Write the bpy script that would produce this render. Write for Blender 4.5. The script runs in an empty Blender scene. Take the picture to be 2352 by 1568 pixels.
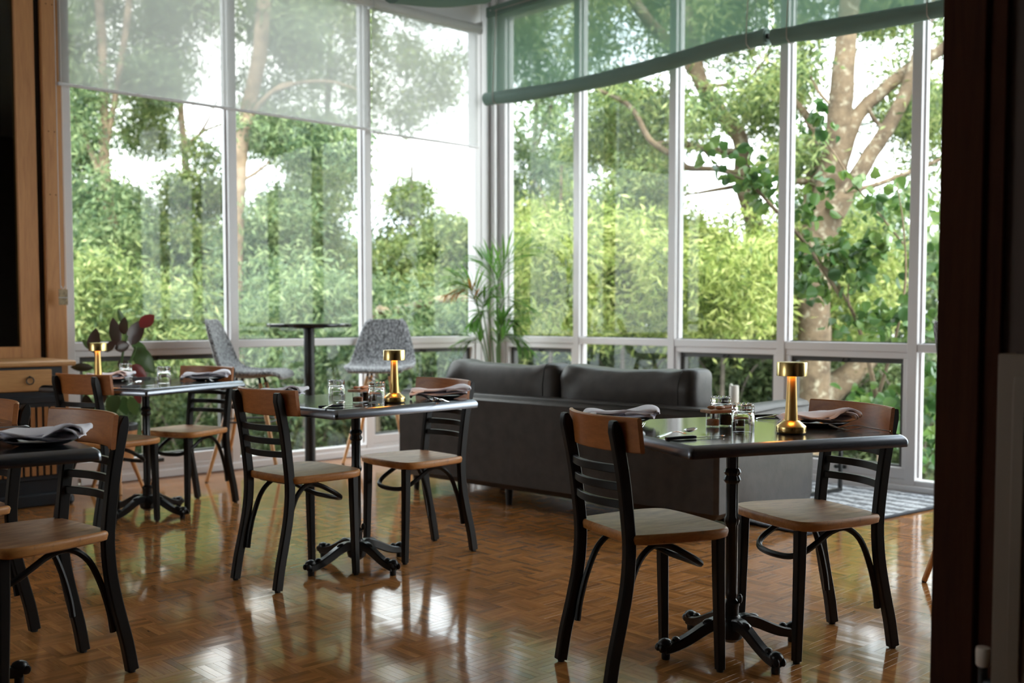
import bpy, math, random
import numpy as np
from mathutils import Vector, Matrix

random.seed(7)
rng = np.random.default_rng(7)
scene = bpy.context.scene
COL = scene.collection
PI = math.pi

# ------------------------------------------------------------------ camera
FPX, CXP, CYP, CAMH = 2405.0, 1176.0, 851.0, 1.12
PITCH = math.atan(124 / FPX)
AZ = math.atan((3762 - CXP) * math.cos(PITCH) / FPX)
FW = np.array([math.cos(AZ) * math.cos(PITCH), math.sin(AZ) * math.cos(PITCH), -math.sin(PITCH)])
RT = np.array([math.sin(AZ), -math.cos(AZ), 0.0])
UP = np.cross(RT, FW)
CAM = np.array([0, 0, CAMH])
cd = bpy.data.cameras.new('camera')
cam = bpy.data.objects.new('camera', cd)
COL.objects.link(cam)
cam.matrix_world = Matrix(((RT[0], UP[0], -FW[0], 0), (RT[1], UP[1], -FW[1], 0), (RT[2], UP[2], -FW[2], CAMH), (0, 0, 0, 1)))
cd.sensor_width = 36
cd.lens = FPX / 2352 * 36
cd.shift_y = (CYP - 784) / 2352
cd.clip_start, cd.clip_end = 0.05, 300
cd.dof.use_dof = True
cd.dof.focus_distance = 3.7
cd.dof.aperture_fstop = 2.4
scene.camera = cam


def ray(x, y):
    return RT * ((x - CXP) / FPX) - UP * ((y - CYP) / FPX) + FW


def at(x, y, d):                      # the point seen at pixel x, y, d metres in front of the lens
    return CAM + ray(x, y) * d


def onz(x, y, z=0.0):                 # the point seen at pixel x, y on a level surface at height z
    r = ray(x, y)
    return CAM + r * ((z - CAMH) / r[2])


def ony(x, y, c):
    r = ray(x, y)
    return CAM + r * (c / r[1])


def onx(x, y, c):
    r = ray(x, y)
    return CAM + r * (c / r[0])


# ------------------------------------------------------------------ world, sun, exposure
W = bpy.data.worlds.new('sky')
scene.world = W
W.use_nodes = True
nt = W.node_tree
nt.nodes.clear()
out = nt.nodes.new('ShaderNodeOutputWorld')
bg = nt.nodes.new('ShaderNodeBackground')
tc = nt.nodes.new('ShaderNodeTexCoord')
nz = nt.nodes.new('ShaderNodeTexNoise')
nz.inputs['Scale'].default_value = 2.2
nz.inputs['Detail'].default_value = 5
rp = nt.nodes.new('ShaderNodeValToRGB')
rp.color_ramp.elements[0].position = 0.35
rp.color_ramp.elements[0].color = (0.72, 0.86, 1.0, 1)
rp.color_ramp.elements[1].position = 0.6
rp.color_ramp.elements[1].color = (1.0, 0.99, 0.97, 1)
nt.links.new(tc.outputs['Generated'], nz.inputs['Vector'])
nt.links.new(nz.outputs['Fac'], rp.inputs['Fac'])
nt.links.new(rp.outputs['Color'], bg.inputs['Color'])
bg.inputs['Strength'].default_value = 2.0
nt.links.new(bg.outputs['Background'], out.inputs['Surface'])

sd = bpy.data.lights.new('sun', 'SUN')
sd.energy = 2.6
sd.angle = math.radians(25)
sd.color = (1.0, 0.95, 0.86)
sun = bpy.data.objects.new('sun', sd)
COL.objects.link(sun)
sun.rotation_euler = (math.radians(38), 0, math.radians(AZ * 57.3 - 90 + 25))

vs = scene.view_settings
vs.view_transform = 'Standard'
vs.look = 'None'
vs.exposure = 1.65
vs.gamma = 1
vs.use_curve_mapping = False
cy = scene.cycles
cy.max_bounces = 7
cy.diffuse_bounces = 4
cy.glossy_bounces = 3
cy.transmission_bounces = 6
cy.transparent_max_bounces = 10
cy.adaptive_threshold = 0.03
cy.caustics_reflective = False
cy.caustics_refractive = False


# ------------------------------------------------------------------ materials
def newmat(name):
    m = bpy.data.materials.new(name)
    m.use_nodes = True
    n = m.node_tree
    return m, n, n.nodes['Principled BSDF']


def N(n, t, **kw):
    x = n.nodes.new('ShaderNode' + t)
    for k, v in kw.items():
        x.inputs[k.replace('_', ' ')].default_value = v
    return x


def plain(name, col, rough=0.5, metal=0.0, bump=0.0, bscale=80, var=0.0, vscale=6, coat=0.0, spec=0.5):
    m, n, b = newmat(name)
    b.inputs['Base Color'].default_value = (*col, 1)
    b.inputs['Roughness'].default_value = rough
    b.inputs['Metallic'].default_value = metal
    b.inputs['Coat Weight'].default_value = coat
    b.inputs['Specular IOR Level'].default_value = spec
    if var or bump:
        t = N(n, 'TexCoord')
    if var:
        z = N(n, 'TexNoise', Scale=vscale, Detail=5.0)
        r = N(n, 'ValToRGB')
        r.color_ramp.elements[0].position = 0.3
        r.color_ramp.elements[1].position = 0.7
        r.color_ramp.elements[0].color = (*[c * (1 - var) for c in col], 1)
        r.color_ramp.elements[1].color = (*[min(1, c * (1 + var)) for c in col], 1)
        n.links.new(t.outputs['Object'], z.inputs['Vector'])
        n.links.new(z.outputs['Fac'], r.inputs['Fac'])
        n.links.new(r.outputs['Color'], b.inputs['Base Color'])
    if bump:
        z2 = N(n, 'TexNoise', Scale=bscale, Detail=3.0)
        bp = N(n, 'Bump', Strength=bump, Distance=0.003)
        n.links.new(t.outputs['Object'], z2.inputs['Vector'])
        n.links.new(z2.outputs['Fac'], bp.inputs['Height'])
        n.links.new(bp.outputs['Normal'], b.inputs['Normal'])
    return m


def wood(name, c1, c2, axis=0, scale=14, rough=0.4, stretch=9.0, coat=0.0, island=0.0, wear=0.0, fine=1.0):
    """grain that runs along the object's own axis"""
    m, n, b = newmat(name)
    t = N(n, 'TexCoord')
    mp = N(n, 'Mapping')
    s = [scale] * 3
    s[axis] = scale / stretch
    mp.inputs['Scale'].default_value = s
    z = N(n, 'TexNoise', Scale=1.0, Detail=6.0, Roughness=0.62, Distortion=1.2)
    zf = N(n, 'TexNoise', Scale=6.0 * fine, Detail=3.0, Roughness=0.6)
    mx = N(n, 'Mix')
    mx.inputs['Factor'].default_value = 0.35
    r = N(n, 'ValToRGB')
    r.color_ramp.elements[0].position = 0.33
    r.color_ramp.elements[1].position = 0.68
    r.color_ramp.elements[0].color = (*c1, 1)
    r.color_ramp.elements[1].color = (*c2, 1)
    n.links.new(t.outputs['Object'], mp.inputs['Vector'])
    n.links.new(mp.outputs['Vector'], z.inputs['Vector'])
    n.links.new(mp.outputs['Vector'], zf.inputs['Vector'])
    n.links.new(z.outputs['Fac'], mx.inputs['A'])
    n.links.new(zf.outputs['Fac'], mx.inputs['B'])
    n.links.new(mx.outputs['Result'], r.inputs['Fac'])
    last = r.outputs['Color']
    if island:
        g = N(n, 'NewGeometry')
        oi = N(n, 'ObjectInfo')
        ad = N(n, 'Math')
        ad.operation = 'ADD'
        fr = N(n, 'Math')
        fr.operation = 'FRACT'
        mr = N(n, 'MapRange')
        mr.inputs['To Min'].default_value = 1 - island
        mr.inputs['To Max'].default_value = 1 + island
        hs = N(n, 'HueSaturation')
        n.links.new(g.outputs['Random Per Island'], ad.inputs[0])
        n.links.new(oi.outputs['Random'], ad.inputs[1])
        n.links.new(ad.outputs[0], fr.inputs[0])
        n.links.new(fr.outputs[0], mr.inputs['Value'])
        n.links.new(mr.outputs['Result'], hs.inputs['Value'])
        n.links.new(last, hs.inputs['Color'])
        # each piece shows its own stretch of grain
        cmb = N(n, 'CombineXYZ')
        mu = N(n, 'Math')
        mu.operation = 'MULTIPLY'
        mu.inputs[1].default_value = 40
        n.links.new(fr.outputs[0], mu.inputs[0])
        n.links.new(mu.outputs[0], cmb.inputs['Z'])
        n.links.new(cmb.outputs[0], mp.inputs['Location'])
        last = hs.outputs['Color']
    if wear:
        z3 = N(n, 'TexNoise', Scale=34.0, Detail=6.0, Roughness=0.75)
        r3 = N(n, 'ValToRGB')
        r3.color_ramp.elements[0].position = 0.56
        r3.color_ramp.elements[1].position = 0.70
        mx3 = N(n, 'Mix', )
        mx3.data_type = 'RGBA'
        ml = N(n, 'Math')
        ml.operation = 'MULTIPLY'
        ml.inputs[1].default_value = wear
        n.links.new(t.outputs['Object'], z3.inputs['Vector'])
        n.links.new(z3.outputs['Fac'], r3.inputs['Fac'])
        n.links.new(r3.outputs['Color'], ml.inputs[0])
        n.links.new(ml.outputs[0], mx3.inputs['Factor'])
        n.links.new(last, mx3.inputs[6])
        mx3.inputs[7].default_value = (0.03, 0.02, 0.015, 1)
        last = mx3.outputs[2]
    n.links.new(last, b.inputs['Base Color'])
    b.inputs['Roughness'].default_value = rough
    b.inputs['Coat Weight'].default_value = coat
    b.inputs['Coat Roughness'].default_value = 0.12
    return m


def glassy(name, tint=(1, 1, 1), refl=1.0, rough=0.0):
    """window pane: clear with the reflection of glass"""
    m = bpy.data.materials.new(name)
    m.use_nodes = True
    n = m.node_tree
    n.nodes.clear()
    o = N(n, 'OutputMaterial')
    mx = N(n, 'MixShader')
    tr = N(n, 'BsdfTransparent', Color=(*tint, 1))
    gl = N(n, 'BsdfGlossy', Roughness=rough)
    fr = N(n, 'LayerWeight', Blend=0.5)
    pw = N(n, 'Math')
    pw.operation = 'POWER'
    pw.inputs[1].default_value = 5
    ml = N(n, 'Math')
    ml.operation = 'MULTIPLY_ADD'
    ml.inputs[1].default_value = 0.9 * refl
    ml.inputs[2].default_value = 0.04 * refl
    n.links.new(fr.outputs['Facing'], pw.inputs[0])
    n.links.new(pw.outputs[0], ml.inputs[0])
    n.links.new(ml.outputs[0], mx.inputs[0])
    n.links.new(tr.outputs[0], mx.inputs[1])
    n.links.new(gl.outputs[0], mx.inputs[2])
    n.links.new(mx.outputs[0], o.inputs['Surface'])
    return m


def screen_fabric(name, col, see, trans=0.5):
    """woven sun screen: part of the view passes between the threads"""
    m = bpy.data.materials.new(name)
    m.use_nodes = True
    n = m.node_tree
    n.nodes.clear()
    o = N(n, 'OutputMaterial')
    mx = N(n, 'MixShader')
    mx.inputs[0].default_value = 1 - see
    m2 = N(n, 'MixShader')
    m2.inputs[0].default_value = trans
    tr = N(n, 'BsdfTransparent')
    df = N(n, 'BsdfDiffuse', Color=(*col, 1))
    tl = N(n, 'BsdfTranslucent', Color=(*col, 1))
    n.links.new(df.outputs[0], m2.inputs[1])
    n.links.new(tl.outputs[0], m2.inputs[2])
    n.links.new(tr.outputs[0], mx.inputs[1])
    n.links.new(m2.outputs[0], mx.inputs[2])
    n.links.new(mx.outputs[0], o.inputs['Surface'])
    return m


def leafmat(name, cols, trans=0.4, rough=0.5):
    m = bpy.data.materials.new(name)
    m.use_nodes = True
    n = m.node_tree
    n.nodes.clear()
    o = N(n, 'OutputMaterial')
    g = N(n, 'NewGeometry')
    r = N(n, 'ValToRGB')
    e = r.color_ramp.elements
    while len(e) < len(cols):
        e.new(0.5)
    for i, c in enumerate(cols):
        e[i].position = i / max(1, len(cols) - 1)
        e[i].color = (*c, 1)
    t = N(n, 'TexCoord')
    zz = N(n, 'TexNoise', Scale=1.3, Detail=3.0, Roughness=0.6)
    mr = N(n, 'MapRange')
    mr.inputs['From Min'].default_value = 0.3
    mr.inputs['From Max'].default_value = 0.7
    mr.inputs['To Min'].default_value = -0.32
    mr.inputs['To Max'].default_value = 0.32
    ad = N(n, 'Math')
    ad.operation = 'ADD'
    ad.use_clamp = True
    n.links.new(t.outputs['Object'], zz.inputs['Vector'])
    n.links.new(zz.outputs['Fac'], mr.inputs['Value'])
    n.links.new(g.outputs['Random Per Island'], ad.inputs[0])
    n.links.new(mr.outputs['Result'], ad.inputs[1])
    n.links.new(ad.outputs[0], r.inputs['Fac'])
    mx = N(n, 'MixShader')
    mx.inputs[0].default_value = trans
    pb = N(n, 'BsdfPrincipled', Roughness=rough)
    tl = N(n, 'BsdfTranslucent')
    n.links.new(r.outputs['Color'], pb.inputs['Base Color'])
    n.links.new(r.outputs['Color'], tl.inputs['Color'])
    n.links.new(pb.outputs[0], mx.inputs[1])
    n.links.new(tl.outputs[0], mx.inputs[2])
    n.links.new(mx.outputs[0], o.inputs['Surface'])
    return m


def emit(name, col, s):
    m, n, b = newmat(name)
    b.inputs['Base Color'].default_value = (*col, 1)
    b.inputs['Emission Color'].default_value = (*col, 1)
    b.inputs['Emission Strength'].default_value = s
    return m


def speckle(name, cols, scale=220, rough=0.9, bump=0.8, stripe=None, stretch=(1, 1, 1)):
    m, n, b = newmat(name)
    t = N(n, 'TexCoord')
    z = N(n, 'TexNoise', Scale=scale, Detail=4.0, Roughness=0.7)
    r = N(n, 'ValToRGB')
    e = r.color_ramp.elements
    while len(e) < len(cols):
        e.new(0.5)
    for i, c in enumerate(cols):
        e[i].position = 0.40 + 0.20 * i / (len(cols) - 1)
        e[i].color = (*c, 1)
    mp = N(n, 'Mapping')
    mp.inputs['Scale'].default_value = stretch
    n.links.new(t.outputs['Object'], mp.inputs['Vector'])
    n.links.new(mp.outputs['Vector'], z.inputs['Vector'])
    fac = z.outputs['Fac']
    if stripe:
        wv = N(n, 'TexWave', Scale=stripe, Distortion=2.5, Detail=3.0)
        wv.inputs['Detail Scale'].default_value = 6
        mx = N(n, 'Mix')
        mx.inputs['Factor'].default_value = 0.22
        n.links.new(t.outputs['Object'], wv.inputs['Vector'])
        n.links.new(fac, mx.inputs['A'])
        n.links.new(wv.outputs['Fac'], mx.inputs['B'])
        fac = mx.outputs['Result']
    n.links.new(fac, r.inputs['Fac'])
    n.links.new(r.outputs['Color'], b.inputs['Base Color'])
    bp = N(n, 'Bump', Strength=bump, Distance=0.006)
    n.links.new(z.outputs['Fac'], bp.inputs['Height'])
    n.links.new(bp.outputs['Normal'], b.inputs['Normal'])
    b.inputs['Roughness'].default_value = rough
    b.inputs['Sheen Weight'].default_value = 0.3
    return m


M = {}
M['alu'] = plain('white aluminium', (0.70, 0.68, 0.69), 0.38)
M['alu_dark'] = plain('dark bronze aluminium', (0.05, 0.048, 0.045), 0.4)
M['gasket'] = plain('black rubber', (0.015, 0.015, 0.015), 0.6)
M['pane'] = glassy('window glass', (0.97, 0.99, 0.98), 0.42)
M['door_pane'] = glassy('dark door glass', (0.35, 0.38, 0.36), 1.2)
M['white'] = plain('white paint', (0.84, 0.83, 0.85), 0.7)
M['dim_wall'] = plain('umber wall paint', (0.09, 0.06, 0.05), 0.8)
M['back_wall'] = plain('taupe wall paint', (0.50, 0.43, 0.37), 0.8)
M['timber'] = wood('warm cedar', (0.40, 0.17, 0.06), (0.58, 0.28, 0.105), axis=2, scale=22, rough=0.5, stretch=14)
M['timber_dark'] = wood('dark stained cedar', (0.034, 0.011, 0.006), (0.06, 0.02, 0.009), axis=2, scale=22, rough=0.75, stretch=14)
M['timber_dark'].node_tree.nodes['Principled BSDF'].inputs['Specular IOR Level'].default_value = 0.12
M['parq_x'] = wood('parquet along', (0.235, 0.085, 0.024), (0.43, 0.195, 0.06), axis=0, scale=60, rough=0.10, stretch=12, island=0.27)
M['parq_y'] = wood('parquet across', (0.235, 0.085, 0.024), (0.43, 0.195, 0.06), axis=1, scale=60, rough=0.10, stretch=12, island=0.27)
M['subfloor'] = plain('dark parquet joint', (0.15, 0.06, 0.022), 0.5)
M['blackwood'] = plain('black lacquered frame', (0.006, 0.006, 0.0065), 0.42, bump=0.06, bscale=140, spec=0.35)
M['iron'] = plain('black cast iron', (0.007, 0.008, 0.010), 0.3, bump=0.25, bscale=60, spec=0.45)
M['seat'] = wood('worn seat wood', (0.19, 0.065, 0.024), (0.60, 0.33, 0.17), axis=0, scale=17, rough=0.42, stretch=5)
M['seat_edge'] = wood('seat edge wood', (0.42, 0.16, 0.045), (0.66, 0.31, 0.10), axis=0, scale=26, rough=0.42, stretch=4, wear=0.55)
M['back'] = wood('backrest wood', (0.29, 0.092, 0.022), (0.46, 0.165, 0.044), axis=1, scale=20, rough=0.4, stretch=6, wear=0.25)
M['tabletop'] = plain('dark brushed tabletop', (0.016, 0.017, 0.020), 0.12, bump=0.02, bscale=300, spec=1.0)
M['tableedge'] = plain('satin black table edge', (0.22, 0.235, 0.27), 0.26, 1.0)
M['tabletrim'] = plain('table underside trim', (0.25, 0.15, 0.08), 0.5)
M['brass'] = plain('brushed brass', (0.80, 0.58, 0.24), 0.26, 1.0)
M['brass_satin'] = plain('satin brass', (0.80, 0.56, 0.22), 0.42, 1.0)
M['led'] = emit('warm lamp light', (1.0, 0.36, 0.06), 15)
M['steel'] = plain('polished steel', (0.75, 0.75, 0.77), 0.12, 1.0)
M['horn'] = plain('dark cutlery handle', (0.03, 0.03, 0.045), 0.3)
M['napkin'] = plain('pale lilac napkin cloth', (0.86, 0.85, 0.94), 0.9, bump=0.03, bscale=300)
M['plate'] = plain('charcoal stoneware', (0.035, 0.038, 0.05), 0.3)
gm, gn, gb = newmat('tumbler glass')
gb.inputs['Transmission Weight'].default_value = 1
gb.inputs['Roughness'].default_value = 0.0
gb.inputs['IOR'].default_value = 1.45
M['glass'] = gm
M['jar'] = glassy('thin jar glass', (0.97, 0.98, 0.98), 1.4)
M['salt'] = plain('pink salt', (0.52, 0.30, 0.19), 0.9, bump=1.0, bscale=500, var=0.3, vscale=300)
M['pepper'] = plain('black peppercorns', (0.02, 0.014, 0.01), 0.8, bump=1.0, bscale=400)
M['board'] = wood('acacia board', (0.26, 0.12, 0.055), (0.48, 0.27, 0.14), axis=0, scale=60, rough=0.5, stretch=5)
M['sofa'] = plain('charcoal nubuck', (0.034, 0.028, 0.025), 0.44, bump=0.15, bscale=60, var=0.35, vscale=13)
M['sofa_light'] = M['sofa']
M['piping'] = plain('dark sofa seam', (0.03, 0.028, 0.027), 0.6)
M['fur'] = speckle('grey fleece', [(0.05, 0.052, 0.057), (0.22, 0.225, 0.24), (0.50, 0.51, 0.54)], scale=95, bump=0.3, stretch=(1, 1, 0.45))
M['beech'] = wood('beech', (0.50, 0.24, 0.085), (0.66, 0.37, 0.15), axis=2, scale=30, rough=0.4, stretch=10)
M['blackmetal'] = plain('black powder coated metal', (0.013, 0.013, 0.014), 0.42)
M['rug'] = speckle('grey woven rug', [(0.045, 0.05, 0.065), (0.30, 0.32, 0.37), (0.60, 0.62, 0.66)], scale=46, bump=1.0, stripe=2.6)
M['fringe'] = plain('dark rug binding', (0.06, 0.065, 0.08), 0.95, bump=1.0, bscale=220)
M['wax'] = plain('white candle wax', (0.85, 0.83, 0.78), 0.5)
M['blind_grey'] = screen_fabric('grey sun screen', (0.42, 0.42, 0.41), 0.30, 0.5)
M['blind_green'] = screen_fabric('green sun screen', (0.115, 0.195, 0.15), 0.30, 0.5)
M['green_solid'] = plain('sage green canvas', (0.13, 0.20, 0.17), 0.75, bump=0.03, bscale=300)
M['cord'] = plain('taupe cord', (0.42, 0.37, 0.32), 0.8)
M['bracket'] = plain('pale grey plastic', (0.6, 0.6, 0.6), 0.5)
M['card'] = plain('brown card', (0.30, 0.22, 0.12), 0.35, var=0.5, vscale=40)
M['oak'] = wood('oak', (0.42, 0.20, 0.07), (0.60, 0.33, 0.13), axis=0, scale=26, rough=0.45, stretch=10)
M['oak_v'] = wood('oak upright', (0.36, 0.15, 0.05), (0.52, 0.25, 0.09), axis=2, scale=26, rough=0.5, stretch=10)
M['navy'] = plain('blue black paint', (0.017, 0.022, 0.03), 0.5)
M['rad'] = plain('cream enamel darkened for shade', (0.20, 0.145, 0.10), 0.55)  # cream lowered in the colour itself to stand for the dim light here
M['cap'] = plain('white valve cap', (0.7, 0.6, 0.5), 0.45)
M['soil'] = plain('potting soil', (0.03, 0.02, 0.015), 0.95, bump=1, bscale=90)
M['potwood'] = wood('terracotta wood pot', (0.42, 0.19, 0.075), (0.60, 0.30, 0.13), axis=2, scale=30, rough=0.6, stretch=8)
M['palm'] = leafmat('palm leaf', [(0.06, 0.17, 0.03), (0.13, 0.29, 0.06), (0.24, 0.40, 0.08)], 0.45, 0.38)
M['palm_dry'] = leafmat('dry palm leaf', [(0.45, 0.20, 0.05), (0.5, 0.28, 0.08)], 0.3, 0.5)
M['palm_stem'] = plain('palm stem', (0.10, 0.18, 0.06), 0.5)
M['rubber'] = leafmat('rubber plant leaf', [(0.03, 0.05, 0.022), (0.07, 0.035, 0.03), (0.075, 0.10, 0.03)], 0.15, 0.25)
M['rubber_red'] = leafmat('red rubber leaf', [(0.25, 0.03, 0.025), (0.14, 0.03, 0.03)], 0.3, 0.3)
M['rubber_green'] = leafmat('green rubber leaf', [(0.08, 0.13, 0.035), (0.06, 0.11, 0.04)], 0.3, 0.3)
M['bark'] = plain('grey tan bark', (0.20, 0.145, 0.095), 0.9, bump=1.0, bscale=14, var=0.5, vscale=5)
M['bark_dark'] = plain('dark grey bark', (0.11, 0.09, 0.07), 0.9, bump=1.0, bscale=14, var=0.5, vscale=5)
M['bark_pale'] = plain('pale blotched bark', (0.22, 0.17, 0.115), 0.9, bump=1.0, bscale=12, var=0.55, vscale=4)
lm, ln_, lb_ = newmat('lichen spotted bark')
lt = N(ln_, 'TexCoord')
l1 = N(ln_, 'TexNoise', Scale=3.0, Detail=6.0, Roughness=0.7)
l2 = N(ln_, 'TexNoise', Scale=11.0, Detail=5.0, Roughness=0.65)
l3 = N(ln_, 'TexNoise', Scale=16.0, Detail=4.0)
r1 = N(ln_, 'ValToRGB')
r1.color_ramp.elements[0].position, r1.color_ramp.elements[1].position = 0.35, 0.65
r1.color_ramp.elements[0].color, r1.color_ramp.elements[1].color = (0.05, 0.033, 0.018, 1), (0.155, 0.11, 0.065, 1)
r2 = N(ln_, 'ValToRGB')
r2.color_ramp.elements[0].position, r2.color_ramp.elements[1].position = 0.55, 0.64
r2.color_ramp.elements[0].color, r2.color_ramp.elements[1].color = (0, 0, 0, 1), (0.75, 0.75, 0.75, 1)
lx = N(ln_, 'Mix')
lx.data_type = 'RGBA'
lx.inputs[7].default_value = (0.28, 0.255, 0.185, 1)
lbp = N(ln_, 'Bump', Strength=0.8, Distance=0.02)
for q in (l1, l2, l3):
    ln_.links.new(lt.outputs['Object'], q.inputs['Vector'])
ln_.links.new(l1.outputs['Fac'], r1.inputs['Fac'])
ln_.links.new(l2.outputs['Fac'], r2.inputs['Fac'])
ln_.links.new(r2.outputs['Color'], lx.inputs['Factor'])
ln_.links.new(r1.outputs['Color'], lx.inputs[6])
ln_.links.new(lx.outputs[2], lb_.inputs['Base Color'])
ln_.links.new(l3.outputs['Fac'], lbp.inputs['Height'])
ln_.links.new(lbp.outputs['Normal'], lb_.inputs['Normal'])
lb_.inputs['Roughness'].default_value = 0.9
M['bark_lichen'] = lm
M['ground'] = plain('leaf litter', (0.09, 0.085, 0.045), 0.95, bump=1, bscale=3, var=0.5, vscale=1.2)
M['l_gum'] = leafmat('gum leaf', [(0.045, 0.085, 0.028), (0.13, 0.195, 0.065), (0.24, 0.315, 0.105), (0.38, 0.415, 0.16)], 0.45)
M['l_cool'] = leafmat('cool green leaf', [(0.042, 0.085, 0.042), (0.12, 0.195, 0.09), (0.21, 0.295, 0.13), (0.33, 0.40, 0.19)], 0.45)
M['l_bright'] = leafmat('bright leaf', [(0.06, 0.10, 0.025), (0.22, 0.30, 0.07), (0.35, 0.42, 0.115), (0.50, 0.53, 0.20)], 0.45)
M['l_shrub'] = leafmat('glossy round leaf', [(0.03, 0.09, 0.02), (0.07, 0.155, 0.035), (0.16, 0.25, 0.055)], 0.3, 0.4)
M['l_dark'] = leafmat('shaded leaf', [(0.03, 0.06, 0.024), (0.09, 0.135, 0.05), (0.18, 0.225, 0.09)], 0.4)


# ------------------------------------------------------------------ mesh helpers
class MB:
    """collects shapes and links them as one mesh object"""

    def __init__(self):
        self.v, self.f, self.mi = [], [], []
        self.k = 0

    def add(self, vs, fs, mi=None):
        o = len(self.v)
        self.v += [tuple(map(float, p)) for p in vs]
        self.f += [tuple(i + o for i in f) for f in fs]
        self.mi += [self.k if mi is None else mi] * len(fs)
        return self

    def box(self, x0, y0, z0, x1, y1, z1, ch=0.0, mi=None):
        if ch <= 0:
            vs = [(x, y, z) for z in (z0, z1) for y in (y0, y1) for x in (x0, x1)]
            fs = [(0, 2, 3, 1), (4, 5, 7, 6), (0, 1, 5, 4), (2, 6, 7, 3), (0, 4, 6, 2), (1, 3, 7, 5)]
            return self.add(vs, fs, mi)
        c = min(ch, (x1 - x0) / 2.01, (y1 - y0) / 2.01, (z1 - z0) / 2.01)
        lay = []
        for z, i in ((z0, c), (z0 + c, 0), (z1 - c, 0), (z1, c)):
            a = c * 0.6 if i == 0 else c
            q = i
            r = [(x0 + a, y0 + q, z), (x1 - a, y0 + q, z), (x1 - q, y0 + a, z), (x1 - q, y1 - a, z), (x1 - a, y1 - q, z), (x0 + a, y1 - q, z), (x0 + q, y1 - a, z), (x0 + q, y0 + a, z)]
            lay.append(r)
        return self.loft(lay, mi=mi)

    def loft(self, rings, caps=True, closed=True, mi=None):
        n = len(rings[0])
        vs = [p for r in rings for p in r]
        fs = []
        for i in range(len(rings) - 1):
            for j in range(n if closed else n - 1):
                a, b = i * n + j, i * n + (j + 1) % n
                fs.append((a, b, b + n, a + n))
        if caps and closed:
            fs.append(tuple(range(n - 1, -1, -1)))
            fs.append(tuple((len(rings) - 1) * n + j for j in range(n)))
        return self.add(vs, fs, mi)

    def lathe(self, prof, seg=24, c=(0, 0, 0), caps=True, mi=None, flute=None):
        rings = []
        for k, (r, z) in enumerate(prof):
            rr = []
            for j in range(seg):
                a = 2 * PI * j / seg
                q = r
                if flute and flute[0] <= z <= flute[1]:
                    q = r * (1 - flute[2] * (j % 2))
                rr.append((c[0] + q * math.cos(a), c[1] + q * math.sin(a), c[2] + z))
            rings.append(rr)
        return self.loft(rings, caps, mi=mi)

    def tube(self, path, r, seg=8, caps=True, up=None, sq=None, mi=None, wob=0.0):
        """tube along path; r a number or a list; sq = (a, b) a rectangular section with half sizes"""
        P = [Vector(p) for p in path]
        n = len(P)
        R = [r] * n if isinstance(r, (int, float)) else list(r)
        T = []
        for i in range(n):
            t = P[min(i + 1, n - 1)] - P[max(i - 1, 0)]
            T.append(t.normalized())
        u = Vector(up) if up else (Vector((0, 0, 1)) if abs(T[0].z) < 0.9 else Vector((1, 0, 0)))
        rings = []
        for i in range(n):
            s = T[i].cross(u)
            if s.length < 1e-5:
                s = T[i].cross(Vector((0.3, 0.8, 0.5)))
            s.normalize()
            w = s.cross(T[i]).normalized()
            if up is None:
                u = w
            ring = []
            if sq:
                a, b = sq if not isinstance(sq, list) else sq[i]
                c = min(a, b) * 0.28
                for sx, sy in ((a, -b + c), (a, b - c), (a - c, b), (-a + c, b), (-a, b - c), (-a, -b + c), (-a + c, -b), (a - c, -b)):
                    ring.append(tuple(P[i] + s * sx + w * sy))
            else:
                for j in range(seg):
                    an = 2 * PI * j / seg
                    q = R[i] * (1 + wob * math.sin(3 * an + i * 1.7) * random.uniform(0.4, 1))
                    ring.append(tuple(P[i] + s * (q * math.cos(an)) + w * (q * math.sin(an))))
            rings.append(ring)
        return self.loft(rings, caps, mi=mi)

    def ball(self, c, r, seg=12, rings=8, mi=None):
        rx, ry, rz = r if isinstance(r, tuple) else (r, r, r)
        L = []
        for i in range(rings + 1):
            t = -PI / 2 + PI * i / rings
            L.append([(c[0] + rx * max(0.02, math.cos(t)) * math.cos(2 * PI * j / seg), c[1] + ry * max(0.02, math.cos(t)) * math.sin(2 * PI * j / seg), c[2] + rz * math.sin(t)) for j in range(seg)])
        return self.loft(L, mi=mi)

    def grid(self, fn, nu, nv, mi=None):
        vs = [fn(i / nu, j / nv) for i in range(nu + 1) for j in range(nv + 1)]
        fs = [(i * (nv + 1) + j, (i + 1) * (nv + 1) + j, (i + 1) * (nv + 1) + j + 1, i * (nv + 1) + j + 1) for i in range(nu) for j in range(nv)]
        return self.add(vs, fs, mi)

    def build(self, name, mats, parent=None, smooth=True, loc=None, rot=None, angle=35):
        me = bpy.data.meshes.new(name)
        me.from_pydata(self.v, [], self.f)
        if not isinstance(mats, (list, tuple)):
            mats = [mats]
        for m in mats:
            me.materials.append(M[m] if isinstance(m, str) else m)
        if len(mats) > 1:
            me.polygons.foreach_set('material_index', self.mi)
        me.update()
        if smooth:
            me.polygons.foreach_set('use_smooth', [True] * len(me.polygons))
            me.set_sharp_from_angle(angle=math.radians(angle))
        o = bpy.data.objects.new(name, me)
        COL.objects.link(o)
        if parent:
            o.parent = parent
        if loc is not None:
            o.location = loc
        if rot is not None:
            o.rotation_euler = rot
        return o


def thing(name, label, cat, loc=(0, 0, 0), rz=0.0, group=None, kind=None):
    o = bpy.data.objects.new(name, None)
    COL.objects.link(o)
    o.empty_display_size = 0.1
    o.location = tuple(float(q) for q in loc)
    o.rotation_euler = (0, 0, rz)
    return tag(o, label, cat, group, kind)


def tag(o, label=None, cat=None, group=None, kind=None):
    if label:
        o['label'] = label
    if cat:
        o['category'] = cat
    if group:
        o['group'] = group
    if kind:
        o['kind'] = kind
    return o


KIDS = {}


def kids(o):
    return [c for c in COL.objects if c.parent == o]


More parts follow.
